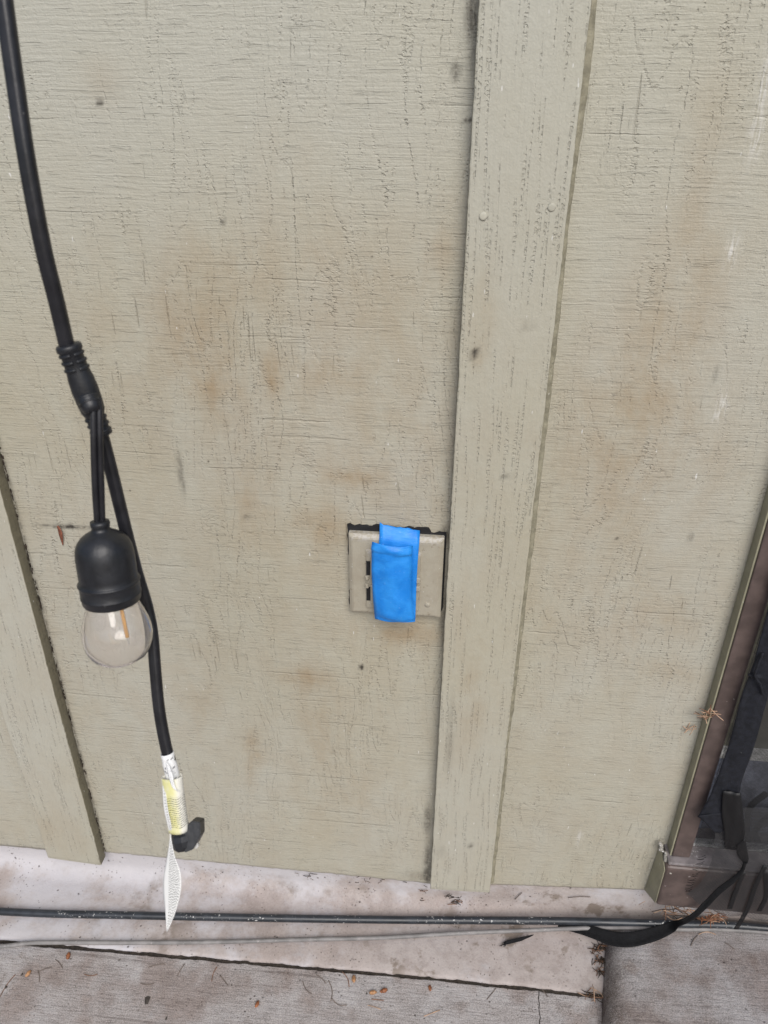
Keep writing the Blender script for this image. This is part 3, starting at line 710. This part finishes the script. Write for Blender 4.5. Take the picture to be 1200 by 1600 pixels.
S(wrap('white_sleeve', spline([at(261, 1176, .5805), at(267, 1200, .583), at(271.5, 1221, .585)], 6), [.0050] * 4 + [.0053] * 9, M_WRAP))
# curled flap of the sleeve
S(ribbon('sleeve_flap', [(at(259, 1190, .574), at(264, 1196, .573)), (at(262, 1208, .574), at(270, 1212, .572)), (at(266, 1222, .574), at(272, 1224, .573)), (at(270, 1231, .574), at(276, 1234, .574)), (at(277, 1236, .575), at(281, 1237, .575))], M_WRAP, nx=4, wob=0))
# yellow/white warning label wrapped as a loose tube
lab = spline([at(271, 1213, .581), at(274, 1240, .582), at(278, 1270, .584), at(281.5, 1297, .586)], 6)
def labprof(a): return 1.0 + .45 * max(0, math.cos(a - math.pi)) ** 3
V, Fc = tube_geo(lab, .0066, ns=40, caps=False, prof=labprof)
o = mobj('warning_label', V, Fc, M_LABEL, None, True); uv = o.data.uv_layers.new(name='UVMap')
_pr = []
for i in range(40):
    _pr.append((V[20 * 0 + i] - lab[0]))
vw_ = (Vector(CAM) - lab[0]).normalized(); td = (lab[-1] - lab[0]).normalized(); rt = td.cross(vw_).normalized()
if rt.x < 0: rt = -rt
toward = rt.cross(td).normalized()
if toward.dot(vw_) < 0: toward = -toward
angs = [math.atan2(p.dot(rt), p.dot(toward)) for p in _pr]     # 0 faces the viewer side
for p in o.data.polygons:
    for li in p.loop_indices:
        vi = o.data.loops[li].vertex_index; k = vi % 40; i = vi // 40
        uv.data[li].uv = (.5 + angs[k] / (2 * math.pi) * 1.7, 1 - i / (len(lab) - 1))
sm = o.modifiers.new('thickness', 'SOLIDIFY'); sm.thickness = .0004; sm.offset = 1
S(o)
# long white tag twisting down
tagrows = [(at(254, 1228, .578), at(258, 1226, .577)), (at(256, 1262, .579), at(262, 1262, .577)), (at(262, 1290, .581), at(268, 1292, .579)), (at(265.5, 1308, .584), at(267.5, 1308, .584)),
           (at(261, 1340, .590), at(273, 1338, .584)), (at(255.5, 1370, .597), at(282, 1364, .587)), (at(255, 1395, .602), at(282.5, 1392, .592)), (at(258, 1422, .606), at(274, 1426, .602)), (at(260.5, 1456, .611), at(261.5, 1456, .611))]
S(ribbon('paper_tag', tagrows, M_TAG, nx=8, wob=0, subdiv=7))
# plug: stepped angular body with a cap
pc = at(284, 1300, .590)
pz = (at(286, 1322, .588) - at(281, 1290, .590)).normalized()
rt2 = (at(318, 1300, .592) - at(275, 1312, .592)).normalized(); rt2 = (rt2 - pz * rt2.dot(pz)).normalized(); fw = pz.cross(rt2).normalized()
MP = Matrix(((rt2.x, fw.x, pz.x, pc.x), (rt2.y, fw.y, pz.y, pc.y), (rt2.z, fw.z, pz.z, pc.z), (0, 0, 0, 1)))
pl = S(lathe('plug', [(.0001, -.006), (.0062, -.006), (.0072, -.003), (.0076, .000), (.0088, .002), (.0092, .006), (.0082, .0108), (.0060, .0132), (.0001, .0138)], M_RUBBER, None, 9, MP, False))
def poly_block(name, pts, depth, mat, M, bev=.0008):
    bm = bmesh.new(); vs = [bm.verts.new((x, -depth / 2, z)) for x, z in pts]; f = bm.faces.new(vs)
    r = bmesh.ops.extrude_face_region(bm, geom=[f])
    for v in [g for g in r['geom'] if isinstance(g, bmesh.types.BMVert)]: v.co.y += depth
    bmesh.ops.recalc_face_normals(bm, faces=bm.faces[:]); bmesh.ops.bevel(bm, geom=bm.edges[:], offset=bev, segments=2, affect='EDGES')
    for v in bm.verts: v.co = M @ v.co
    me = bpy.data.meshes.new(name); bm.to_mesh(me); bm.free(); me.materials.append(mat)
    o = bpy.data.objects.new(name, me); COL.objects.link(o); return o
S(poly_block('plug_cap', [(.0035, -.0035), (.0110, -.0078), (.0172, -.0058), (.0158, .0040), (.0085, .0128), (.0020, .0140), (.0010, .006)], .0130, M_RUBBER, MP, .0005))
S(poly_block('plug_blade', [(.0080, .011), (.0108, .009), (.0120, .0122), (.0092, .0142)], .0035, M_METAL, MP, .0003))

# ------------------------------------------------------------------ cables on the ledge
def ground_cable(name, pts, r, mat, label, cat):
    o = tube(name, spline(pts, 12), r, mat, None, ns=14); return tag(o, label, cat)
bk = [(-1.6, -.105, .0062), (-1.1, -.092, .0062), onZ(0, 1424, .0062), onZ(200, 1430, .0062), onZ(400, 1434, .0064), onZ(600, 1437, .0078), onZ(760, 1438, .016), onZ(880, 1439, .030), onZ(960, 1441, .0405), onZ(1060, 1444, .042), onZ(1200, 1450, .0422), (.9, -.004, .0422), (1.6, -.004, .0422)]
bk = [Vector(p) for p in bk]
for p in bk[:]:
    if p.x > .27: p.y = min(p.y, .003)
ground_cable('black_cable', bk, .0058, M_COAX, 'thick black coaxial cable running along the pale foundation ledge', 'cable')
gy = [(-1.6, -.16, .0012), (-1.1, -.135, .0012), onZ(-60, 1477, .0030), onZ(60, 1473, .0034), onZ(200, 1473, .0032), onZ(330, 1472, .0032), onZ(480, 1468, .0036), onZ(600, 1465, .0045), onZ(720, 1458, .010), onZ(840, 1453, .018), onZ(920, 1450, .030), onZ(980, 1450, .0385), onZ(1060, 1452, .0392), onZ(1200, 1457, .0392), (.9, -.0125, .0392), (1.6, -.0125, .0392)]
ground_cable('grey_cable', gy, .0031, M_GREYCAB, 'thin grey cable crossing the ledge joint below the black cable', 'cable')

# ------------------------------------------------------------------ sliding screen door at the right
dr = empty('screen_door', 'brown framed sliding door with torn black insect screen', 'door', loc=(.6, 0, .11))
def Dp(o): return reparent(o, dr)
XJ = .3396; XR = 1.9; DT = 2.08
Dp(box('jamb', XJ, .3640, -.0195, .075, .2052, DT, M_BROWN, None, .0016))
Dp(box('jamb', XR, XR + .03, -.0295, .075, .2052, DT, M_BROWN, None, .0016))
Dp(box('head', XJ, XR + .03, -.0295, .075, DT + .001, DT + .04, M_BROWN, None, .0016))
Dp(box('painted_edge', .3372, .3393, -.0170, .004, .2, DT, M_GREEN, None, .0002))
sill = Dp(box('sill', .3305, XR + .035, -.0330, .075, .1120, .1995, M_BROWN, None, .005, 3))
o = box('sill_lip', .3330, XR + .033, -.0300, .07, .1999, .2045, M_BROWNTOP, None, .0012); o.parent = sill
# painted wedge where siding meets the sill
V = [(.3225, -.0004, .1010), (.3225, -.0004, .1650), (.3296, -.0340, .1140), (.3296, -.0340, .1940), (.3355, .004, .1010), (.3355, -.010, .2120), (.3296, .004, .1010)]
w_ = mobj('painted_corner', [(.3225, -.0002, .1000), (.3293, -.0315, .1160), (.3293, -.0310, .1900), (.3270, -.0002, .2060), (.3303, .004, .1000), (.3303, .004, .2060), (.3303, -.031, .1160), (.3303, -.031, .19)],
     [(0, 1, 2, 3), (0, 4, 6, 1), (1, 6, 7, 2), (2, 7, 5, 3), (0, 3, 5, 4), (4, 5, 7, 6)], M_GREEN); Dp(w_)
# lumpy caulk in the corner
rng = random.Random(3)
bm = bmesh.new()
for i in range(16):
    t = i / 15; c = onY(1033 + 12 * t + rng.uniform(-3, 3), 1318 + 44 * t, -.008 - .022 * t)
    r = rng.uniform(.0016, .0036)
    g = bmesh.ops.create_icosphere(bm, subdivisions=2, radius=r, matrix=Matrix.Translation(c))
    for v in g['verts']: v.co += (v.co - c) * .5 * mn.noise(v.co * 300)
me = bpy.data.meshes.new('caulk'); bm.to_mesh(me); bm.free(); me.materials.append(M_CAULK)
me.polygons.foreach_set('use_smooth', [True] * len(me.polygons)); ck = bpy.data.objects.new('caulk', me); COL.objects.link(ck); Dp(ck)
# glazed leaf behind the screen
Dp(box('pane', .3645, XR, .040, .046, .36, DT, M_OLIVE, None, .0005))
Dp(box('bottom_rail', .3645, XR, .026, .052, .356, .3665, M_ALU, None, .001))
def cloth(name, x0, x1, z0, z1, y, mat, amp, uvs=True, nx=60, nz=40, fn=None):
    V = []; 
    for j in range(nz + 1):
        for i in range(nx + 1):
            x = x0 + (x1 - x0) * i / nx; z = z0 + (z1 - z0) * j / nz
            V.append((x, y + amp * mn.noise(Vector((x * 22, z * 9, 5))) + amp * .4 * mn.noise(Vector((x * 60, z * 40, 1))), z))
    n = nx + 1
    o = mobj(name, V, [(j * n + i, j * n + i + 1, (j + 1) * n + i + 1, (j + 1) * n + i) for j in range(nz) for i in range(nx)], mat, None, True)
    uv = o.data.uv_layers.new(name='UVMap')
    for lp in o.data.loops: v = V[lp.vertex_index]; uv.data[lp.index].uv = (v[0], v[2])
    return o
Dp(cloth('lower_panel', .3645, .95, .2048, .3558, .036, M_BLUEGREY, .006))
Dp(box('lower_panel', .951, XR, .036, .040, .2048, .3558, M_BLUEGREY, None, .0005))
Dp(box('track', .3645, XR, .002, .012, .2047, .2105, M_ALU, None, .0008))
for pts in ([(1197, 1240), (1172, 1262), (1168, 1300), (1176, 1345)], [(1202, 1275), (1184, 1292), (1172, 1312)], [(1178, 1300), (1190, 1330), (1192, 1348)]):
    Dp(tube('loose_cord', spline([onY(a, b, .018) for a, b in pts], 6), .0042, M_FABRIC, None, ns=8))
# insect screen
Dp(cloth('insect_screen', .372, XR - .01, .214, DT - .01, -.006, M_MESH, .0006, nx=40, nz=40))
# torn corner of screen draped over the sill, real sheet with folds
def drape():
    top = [(1120, 1262, -.030), (1150, 1262, -.026), (1200, 1262, -.022), (1290, 1262, -.020)]
    mid1 = [(1113, 1335, -.040), (1150, 1338, -.039), (1200, 1340, -.040), (1290, 1346, -.040)]
    mid2 = [(1095, 1375, -.0415), (1150, 1378, -.0425), (1200, 1382, -.043), (1290, 1388, -.043)]
    low = [(1072, 1396, -.042), (1120, 1424, -.042), (1200, 1436, -.043), (1290, 1440, -.043)]
    rows = [spline([onY(*p) for p in r], 10) for r in (top, mid1, mid2, low)]
    cols = [spline([r[i] for r in rows], 10) for i in range(len(rows[0]))]
    V = []; nx = len(cols); nz = len(cols[0]); U = []
    for j in range(nz):
        for i in range(nx):
            p = cols[i][j].copy(); p.y -= .0022 * (1 + math.sin(i * .9 + j * .12)) * (j / nz); V.append(p); U.append((p.x * 1.0 + j * .0004, p.z + i * .0003))
    o = mobj('torn_screen', V, [(j * nx + i, j * nx + i + 1, (j + 1) * nx + i + 1, (j + 1) * nx + i) for j in range(nz - 1) for i in range(nx - 1)], M_MESH, None, True)
    uv = o.data.uv_layers.new(name='UVMap')
    for lp in o.data.loops: uv.data[lp.index].uv = U[lp.vertex_index]
    return o
Dp(drape())
for (x, y) in [(1099 - 1.35 * i + rng.uniform(-2, 2), 1336 + 3.3 * i) for i in range(18)]:      # frayed wires at the torn edge
    a = onY(x + 4, y, -.0405); b = onY(x - rng.uniform(4, 9), y + rng.uniform(-1, 4), -.0385)
    Dp(tube('frayed_wire', [a, (a + b) / 2 + Vector((0, -.001, 0)), b], .00035, M_STRIP, None, ns=4))
# dark pleats in the draped screen
for pts in ([(1196, 1352), (1180, 1385), (1168, 1420), (1150, 1452)], [(1196, 1360), (1197, 1400), (1186, 1424)], [(1162, 1362), (1150, 1392), (1140, 1420)]):
    Dp(ribbon('screen_fold', [(onY(a - 4, b, -.0465), onY(a + 4, b, -.0475)) for a, b in pts], M_MESHD, nx=3, wob=0))
# wide folded band of screen fabric hanging along the jamb
def band(name, rows, mat, y, wob=.0015, nx=10):
    return ribbon(name, [(onY(a, c, y[0] if isinstance(y, tuple) else y), onY(b, d, y[1] if isinstance(y, tuple) else y)) for a, c, b, d in rows], mat, nx=nx, wob=wob, thick=.0007)
Dp(band('fabric_band', [(1243, 800, 1300, 800), (1216, 900, 1262, 905), (1191, 985, 1235, 990), (1176, 1040, 1212, 1046), (1157, 1092, 1197, 1100), (1140, 1160, 1178, 1168), (1122, 1212, 1160, 1218), (1106, 1250, 1152, 1256), (1090, 1276, 1140, 1300)], M_FABRIC, (-.034, -.038)))
Dp(band('fabric_band', [(1090, 1275, 1140, 1268), (1100, 1284, 1138, 1290), (1116, 1300, 1124, 1302)], M_FABRIC, -.037, .0006))
Dp(band('folded_screen', [(1130, 1236, 1158, 1240), (1128, 1270, 1162, 1280), (1132, 1300, 1163, 1306), (1133, 1326, 1152, 1328)], M_MESHD, (-.040, -.044), .002))
Dp(band('folded_screen', [(1150, 1322, 1164, 1310), (1152, 1336, 1169, 1336), (1160, 1346, 1169, 1346), (1161, 1352, 1164, 1352)], M_MESHD, (-.044, -.046), .001, 5))
kn = onY(1180, 1056, -.036)
bm = bmesh.new(); g = bmesh.ops.create_icosphere(bm, subdivisions=3, radius=.006, matrix=Matrix.Translation(kn) @ Matrix.Diagonal((1.3, .7, .7, 1)))
for v in bm.verts: v.co += (v.co - kn) * .35 * mn.noise(v.co * 220)
me = bpy.data.meshes.new('knot'); bm.to_mesh(me); bm.free(); me.materials.append(M_FABRIC); me.polygons.foreach_set('use_smooth', [True] * len(me.polygons))
o = bpy.data.objects.new('knot', me); COL.objects.link(o); Dp(o)
Dp(tube('loose_cord', spline([onY(1192, 1020, -.039), onY(1184, 1040, -.041), onY(1180, 1056, -.042), onY(1188, 1070, -.041), onY(1192, 1085, -.04)], 6), .0016, M_FABRIC, None, ns=8))

# black strap trailing from the torn screen across the step
sw = [(1164, 1348, -.046, .0018), (1160, 1360, -.046, .002), (1146, 1375, -.047, .003), (1124, 1392, -.048, .0034), (1104, 1412, -.048, .0034), (1082, 1432, -.048, .0036)]
pts = [onY(a, b, y) for a, b, y, r in sw]; wd = [r for *_, r in sw]
for (a, b, z, r) in ((1050, 1448, .050, .0075), (1020, 1460, .046, .0095), (985, 1468, .043, .0100), (955, 1466, .036, .0100), (925, 1456, .031, .0085), (900, 1449, .025, .0075), (872, 1446, .024, .0035)):
    pts.append(onZ(a, b, z)); wd.append(r)
P_ = spline(pts, 8); W_ = np.interp(np.linspace(0, len(wd) - 1, len(P_)), range(len(wd)), wd)
V = []; 
for i, p in enumerate(P_):
    t = (P_[min(i + 1, len(P_) - 1)] - P_[max(i - 1, 0)]).normalized(); vd = (Vector(CAM) - p).normalized()
    nrm = (Vector((0, -.35, 1))).normalized() if i > 44 else (Vector((0, -1, .4))).normalized()
    s = t.cross(nrm).normalized()
    for k in range(7):
        u = k / 6 * 2 - 1; V.append(p + s * W_[i] * u + nrm * (.0016 * math.cos(u * 2.2 + i * .05) + .001 * mn.noise(Vector((u * 2, i * .2, 0)))))
stp = mobj('black_strap', V, [(i * 7 + k, i * 7 + k + 1, (i + 1) * 7 + k + 1, (i + 1) * 7 + k) for i in range(len(P_) - 1) for k in range(6)], M_STRIP, None, True)
sm = stp.modifiers.new('thickness', 'SOLIDIFY'); sm.thickness = .0012; sm.offset = 0
tag(stp, 'black fabric strap trailing from the torn screen onto the step', 'strap')
# frayed loose end lying on the ledge
fe = empty('frayed_scrap', 'short frayed black fabric scrap lying beside the thin grey cable', 'fabric scrap', loc=onZ(800, 1470, .004))
V0 = [(onZ(786, 1477, .003), onZ(790, 1471, .006)), (onZ(800, 1474, .003), onZ(802, 1467, .007)), (onZ(815, 1470, .004), onZ(818, 1463, .008)), (onZ(832, 1462, .008), onZ(834, 1460, .010))]
reparent(ribbon('scrap', V0, M_STRIP, nx=5, wob=.001, thick=.0008), fe)
for i in range(9):
    a = onZ(790 + rng.uniform(-2, 6), 1474 + rng.uniform(-3, 3), .004); b = a + Vector((-rng.uniform(.004, .011), -rng.uniform(-.003, .009), -.0018))
    reparent(tube('thread', [a, (a + b) / 2 + Vector((0, .001, .001)), b], .0004, M_STRIP, None, ns=4), fe)

# ------------------------------------------------------------------ litter
def needle(px, py, ang, ln, z, mat, bend=.2, r=.0006):
    p = onZ(px, py, z + r); d = Vector((math.cos(ang), math.sin(ang), 0)); s = Vector((-d.y, d.x, 0))
    pts = [p - d * ln / 2, p - d * ln / 6 + s * bend * ln * .5, p + d * ln / 6 + s * bend * ln * .55, p + d * ln / 2]
    return tube('pine_needle', spline(pts, 4), r, mat, None, ns=5)
SL = -.003
NL = [(12, 1540, 1.4, .034, M_NEEDLE, .1), (60, 1525, -1.0, .020, M_NEEDLEG, .1), (70, 1515, .5, .02, M_NEEDLEG, .1), (142, 1522, .1, .020, M_NEEDLE, -.2), (92, 1506, -.6, .02, M_NEEDLEG, .1), (335, 1522, 1.5, .022, M_NEEDLE, .15),
      (350, 1532, -.7, .022, M_NEEDLEG, .0), (480, 1543, -.8, .024, M_NEEDLEG, -.2), (502, 1530, -.6, .02, M_NEEDLEG, .1), (515, 1548, -1.3, .03, M_NEEDLEG, .2), (540, 1530, -1.0, .025, M_NEEDLE, .2), (530, 1565, -.3, .024, M_NEEDLEG, -.3),
      (585, 1574, -.2, .02, M_NEEDLEP, .05), (245, 1509, .3, .025, M_NEEDLEG, .1), (283, 1515, 1.3, .02, M_NEEDLEG, .05), (768, 1553, .9, .022, M_NEEDLEG, 0), (675, 1583, .45, .025, M_NEEDLEP, .0), (852, 1552, -.9, .012, M_NEEDLEG, 0), (230, 1536, .1, .02, M_NEEDLEG, -.2), (590, 1562, 0, .018, M_NEEDLE, .0)]
for (px, py, a, l, mt, bd) in NL:
    kind_ = {M_NEEDLE.name: 'reddish brown', M_NEEDLEG.name: 'thin grey', M_NEEDLEP.name: 'pale straw coloured'}[mt.name]
    tag(needle(px, py, a, l, SL, mt, bd), kind_ + ' pine needle lying on the broomed concrete slab', 'pine needle', kind_ + ' needles on the slab')
for (px, py, a, l, mt, bd) in [(1105, 1460, .1, .026, M_NEEDLEP, .25), (1085, 1470, .9, .022, M_NEEDLEG, .1), (1140, 1478, -.7, .014, M_NEEDLEG, .1), (1125, 1452, .3, .016, M_NEEDLEG, .1)]:
    tag(needle(px, py, a, l, .0365, mt, bd), 'dry pine needle lying on the raised door step', 'pine needle', 'needles on the step')
for (px, py, a, l, bd) in [(905, 1402, .2, .034, .15), (810, 1400, 1.1, .02, .1), (235, 1390, -1.0, .014, .2)]:
    p = onY(px, py, .0100); d = Vector((math.cos(a), 0, math.sin(a)))
    o = tube('pine_needle', spline([p - d * l / 2, p + Vector((0, -.001, .002 * bd * 10)), p + d * l / 2], 4), .0007, M_NEEDLEG, None, ns=5)
    tag(o, 'dry pine needle clinging to the pale foundation face', 'pine needle', 'needles on the foundation')
def bud(px, py, ang, ln, z, mat, label, grp='bud scales on the slab'):
    p = onZ(px, py, z); r = ln * .27
    M = Matrix.Translation((p.x, p.y, z + r * .75)) @ Matrix.Rotation(ang, 4, 'Z') @ Matrix.Rotation(math.radians(84), 4, 'Y')
    pr = [(.0001, -.5), (.10, -.48), (.17, -.38), (.24, -.2), (.27, 0), (.23, .2), (.13, .4), (.0001, .5)]
    o = lathe('bud_scale', [(a * ln, b * ln) for a, b in pr], mat, None, 10, M)
    for v in o.data.vertices: v.co += Vector((mn.noise(v.co * 400), mn.noise(v.co * 410 + Vector((3, 0, 0))), mn.noise(v.co * 390))) * .0007
    return tag(o, label, 'bud scale', grp)
bl = 'small brown bud scale lying on the broomed concrete slab'
for (px, py, a, l, mt, bl) in [(107, 1495, -1.3, .0115, M_BUD, 'brown bud scale near where the grey cable crosses the joint'), (45, 1522, 1.2, .0105, M_BUDTAN, 'tan bud scale beside a tiny black crumb'),
        (402, 1570, 1.3, .010, M_BUD, 'brown bud scale lying alone, far from the joint line'), (553, 1531, -1.4, .0115, M_BUDTAN, 'tan bud scale just above the touching pair'), (672, 1545, -1.4, .0095, M_BUD, 'small brown bud scale close under the dark slab joint')]:
    bud(px, py, a, l, SL, mt, bl, 'bud scales on the slab')
bud(583, 1552, .1, .0115, SL, M_BUDTAN, 'lighter tan bud scale of the touching pair', 'bud scales on the slab'); bud(600, 1549, .4, .0115, SL, M_BUD, 'darker brown bud scale of the touching pair', 'bud scales on the slab')
def leafbit(px, py, s, z, mat, seed, label):
    p = onZ(px, py, z); r = random.Random(seed); V = [(p.x, p.y, z + .0022)]; k = 7
    for i in range(k):
        a = 2 * math.pi * i / k; q_ = s * r.uniform(.6, 1.1); V.append((p.x + math.cos(a) * q_ * .8, p.y + math.sin(a) * q_, z + r.uniform(.0003, .0022)))
    o = mobj('leaf_bit', V, [(0, 1 + i, 1 + (i + 1) % k) for i in range(k)], mat)
    sm = o.modifiers.new('thickness', 'SOLIDIFY'); sm.thickness = .0005; return tag(o, label, 'leaf')
leafbit(230, 1563, .0065, SL, M_LEAF, 1, 'curled dark grey leaf fragment on the broomed slab')
leafbit(35, 1523, .0025, SL, M_LEAF, 2, 'tiny black crumb beside a tan bud scale')
leafbit(10, 1543, .0028, SL, M_LEAF, 4, 'tiny black crumb beside a long brown needle')
leafbit(260, 1592, .002, SL, M_LEAF, 5, 'tiny black speck of leaf alone on the slab'); leafbit(573, 1553, .0018, SL, M_LEAF, 6, 'tiny black crumb beside the touching bud scales')
# tangles of needles
def clump(label, centers, cnt, ln, mats, seed, ymode=None, spread=.012, drop=0.0):
    r = random.Random(seed); c0 = centers[0]; root = empty('needle_tangle', label, 'pine needles', loc=c0)
    for i in range(cnt):
        c = centers[r.randrange(len(centers))] + Vector((r.gauss(0, spread), r.gauss(0, spread * .3), r.gauss(0, spread * .35)))
        if ymode is not None: d = Vector((r.gauss(0, 1), r.gauss(0, .25), r.gauss(0, .6)))
        else: d = Vector((r.gauss(0, 1), r.gauss(0, 1), r.gauss(0, .25)))
        d.normalize(); l = ln * r.uniform(.5, 1.1); b = Vector((r.gauss(0, 1), r.gauss(0, .5), r.gauss(0, 1))) * l * .10
        o = tube('pine_needle', spline([c - d * l / 2, c + b, c + d * l / 2 - Vector((0, 0, drop * r.random()))], 4), r.uniform(.0004, .0006), mats[r.randrange(len(mats))], None, ns=5)
        reparent(o, root)
    return root
clump('pale needles caught in cobweb against the brown door jamb', [onY(1108, 1114, -.024), onY(1100, 1120, -.015)], 16, .024, [M_NEEDLEP, M_NEEDLE, M_NEEDLEP], 5, 1, .005)
clump('single pale needles stuck in web on the sage siding', [onY(1080, 1138, -.003)], 5, .018, [M_NEEDLEP], 8, 1, .006)
clump('tangle of straw needles hanging under the brown sill', [onY(1040, 1420, -.010), onY(1060, 1428, -.012), onY(1075, 1424, -.012)], 40, .024, [M_NEEDLE, M_NEEDLEP, M_DEBRIS], 11, 1, .010, .008)
clump('reddish pine needles heaped beneath the torn screen', [onY(1110, 1434, -.016), onY(1120, 1432, -.014)], 40, .022, [M_NEEDLE, M_BUD, M_NEEDLEP], 12, 1, .008, .006)
clump('brown needle litter packed in the step corner', [onZ(942, 1480, .004), onZ(938, 1500, .003), onZ(940, 1520, .002), onZ(930, 1485, .003)], 75, .016, [M_NEEDLE, M_DEBRIS, M_DEBRIS], 13, None, .006)
clump('star shaped tuft of pale needles where slab meets step', [onZ(928, 1553, .003), onZ(932, 1560, .002)], 18, .022, [M_NEEDLEP, M_NEEDLE, M_DEBRIS], 14, None, .004)
clump('dark web of debris hanging below the central batten', [onY(705, 1402, .002), onY(712, 1410, .006)], 20, .014, [M_DEBRIS, M_LEAF, M_NEEDLE], 15, 1, .006)
clump('dark web thread beneath the siding left of the central batten', [onY(662, 1392, .008), onY(663, 1405, .009)], 9, .013, [M_DEBRIS, M_NEEDLE], 16, 1, .0025)
clump('dark litter stuck along the siding bottom beside the batten', [onY(600, 1376, .006), onY(640, 1380, .006), onY(570, 1374, .006), onY(480, 1366, .008)], 16, .010, [M_DEBRIS, M_NEEDLEG], 17, 1, .010)
# crumbs of dirt along the left batten joint
r = random.Random(21); root = empty('joint_dirt', 'crusty dark dirt in the joint beside the slanting left batten', 'dirt', loc=(-.5265, 0, .3))
bm = bmesh.new()
for i in range(240):
    z = r.uniform(.07, .85)
    if mn.noise(Vector((0, 4, z * 14))) < -.15: continue
    c = Vector((-.5266 + abs(r.gauss(0, .0007)), -abs(r.gauss(.0002, .0007)), z)); g = bmesh.ops.create_icosphere(bm, subdivisions=1, radius=r.uniform(.0004, .0012), matrix=Matrix.Translation(c) @ Matrix.Diagonal((.8, .8, r.uniform(1.0, 5.0), 1)))
me = bpy.data.meshes.new('dirt_crumbs'); bm.to_mesh(me); bm.free(); me.materials.append(M_DEBRIS); o = bpy.data.objects.new('dirt_crumbs', me); COL.objects.link(o); reparent(o, root); o['kind'] = 'stuff'
# red leaf sliver stuck on the siding
rl = ribbon('red_leaf_sliver', [(onY(89, 822, -.001), onY(91, 821, -.001)), (onY(91, 830, -.002), onY(96, 829, -.0035)), (onY(93, 838, -.002), onY(98, 838, -.0035)), (onY(98, 852, -.001), onY(99, 852, -.001))], M_RED, nx=3, wob=0, thick=.0005)
tag(rl, 'reddish leaf sliver stuck to the siding beside the string light', 'leaf')
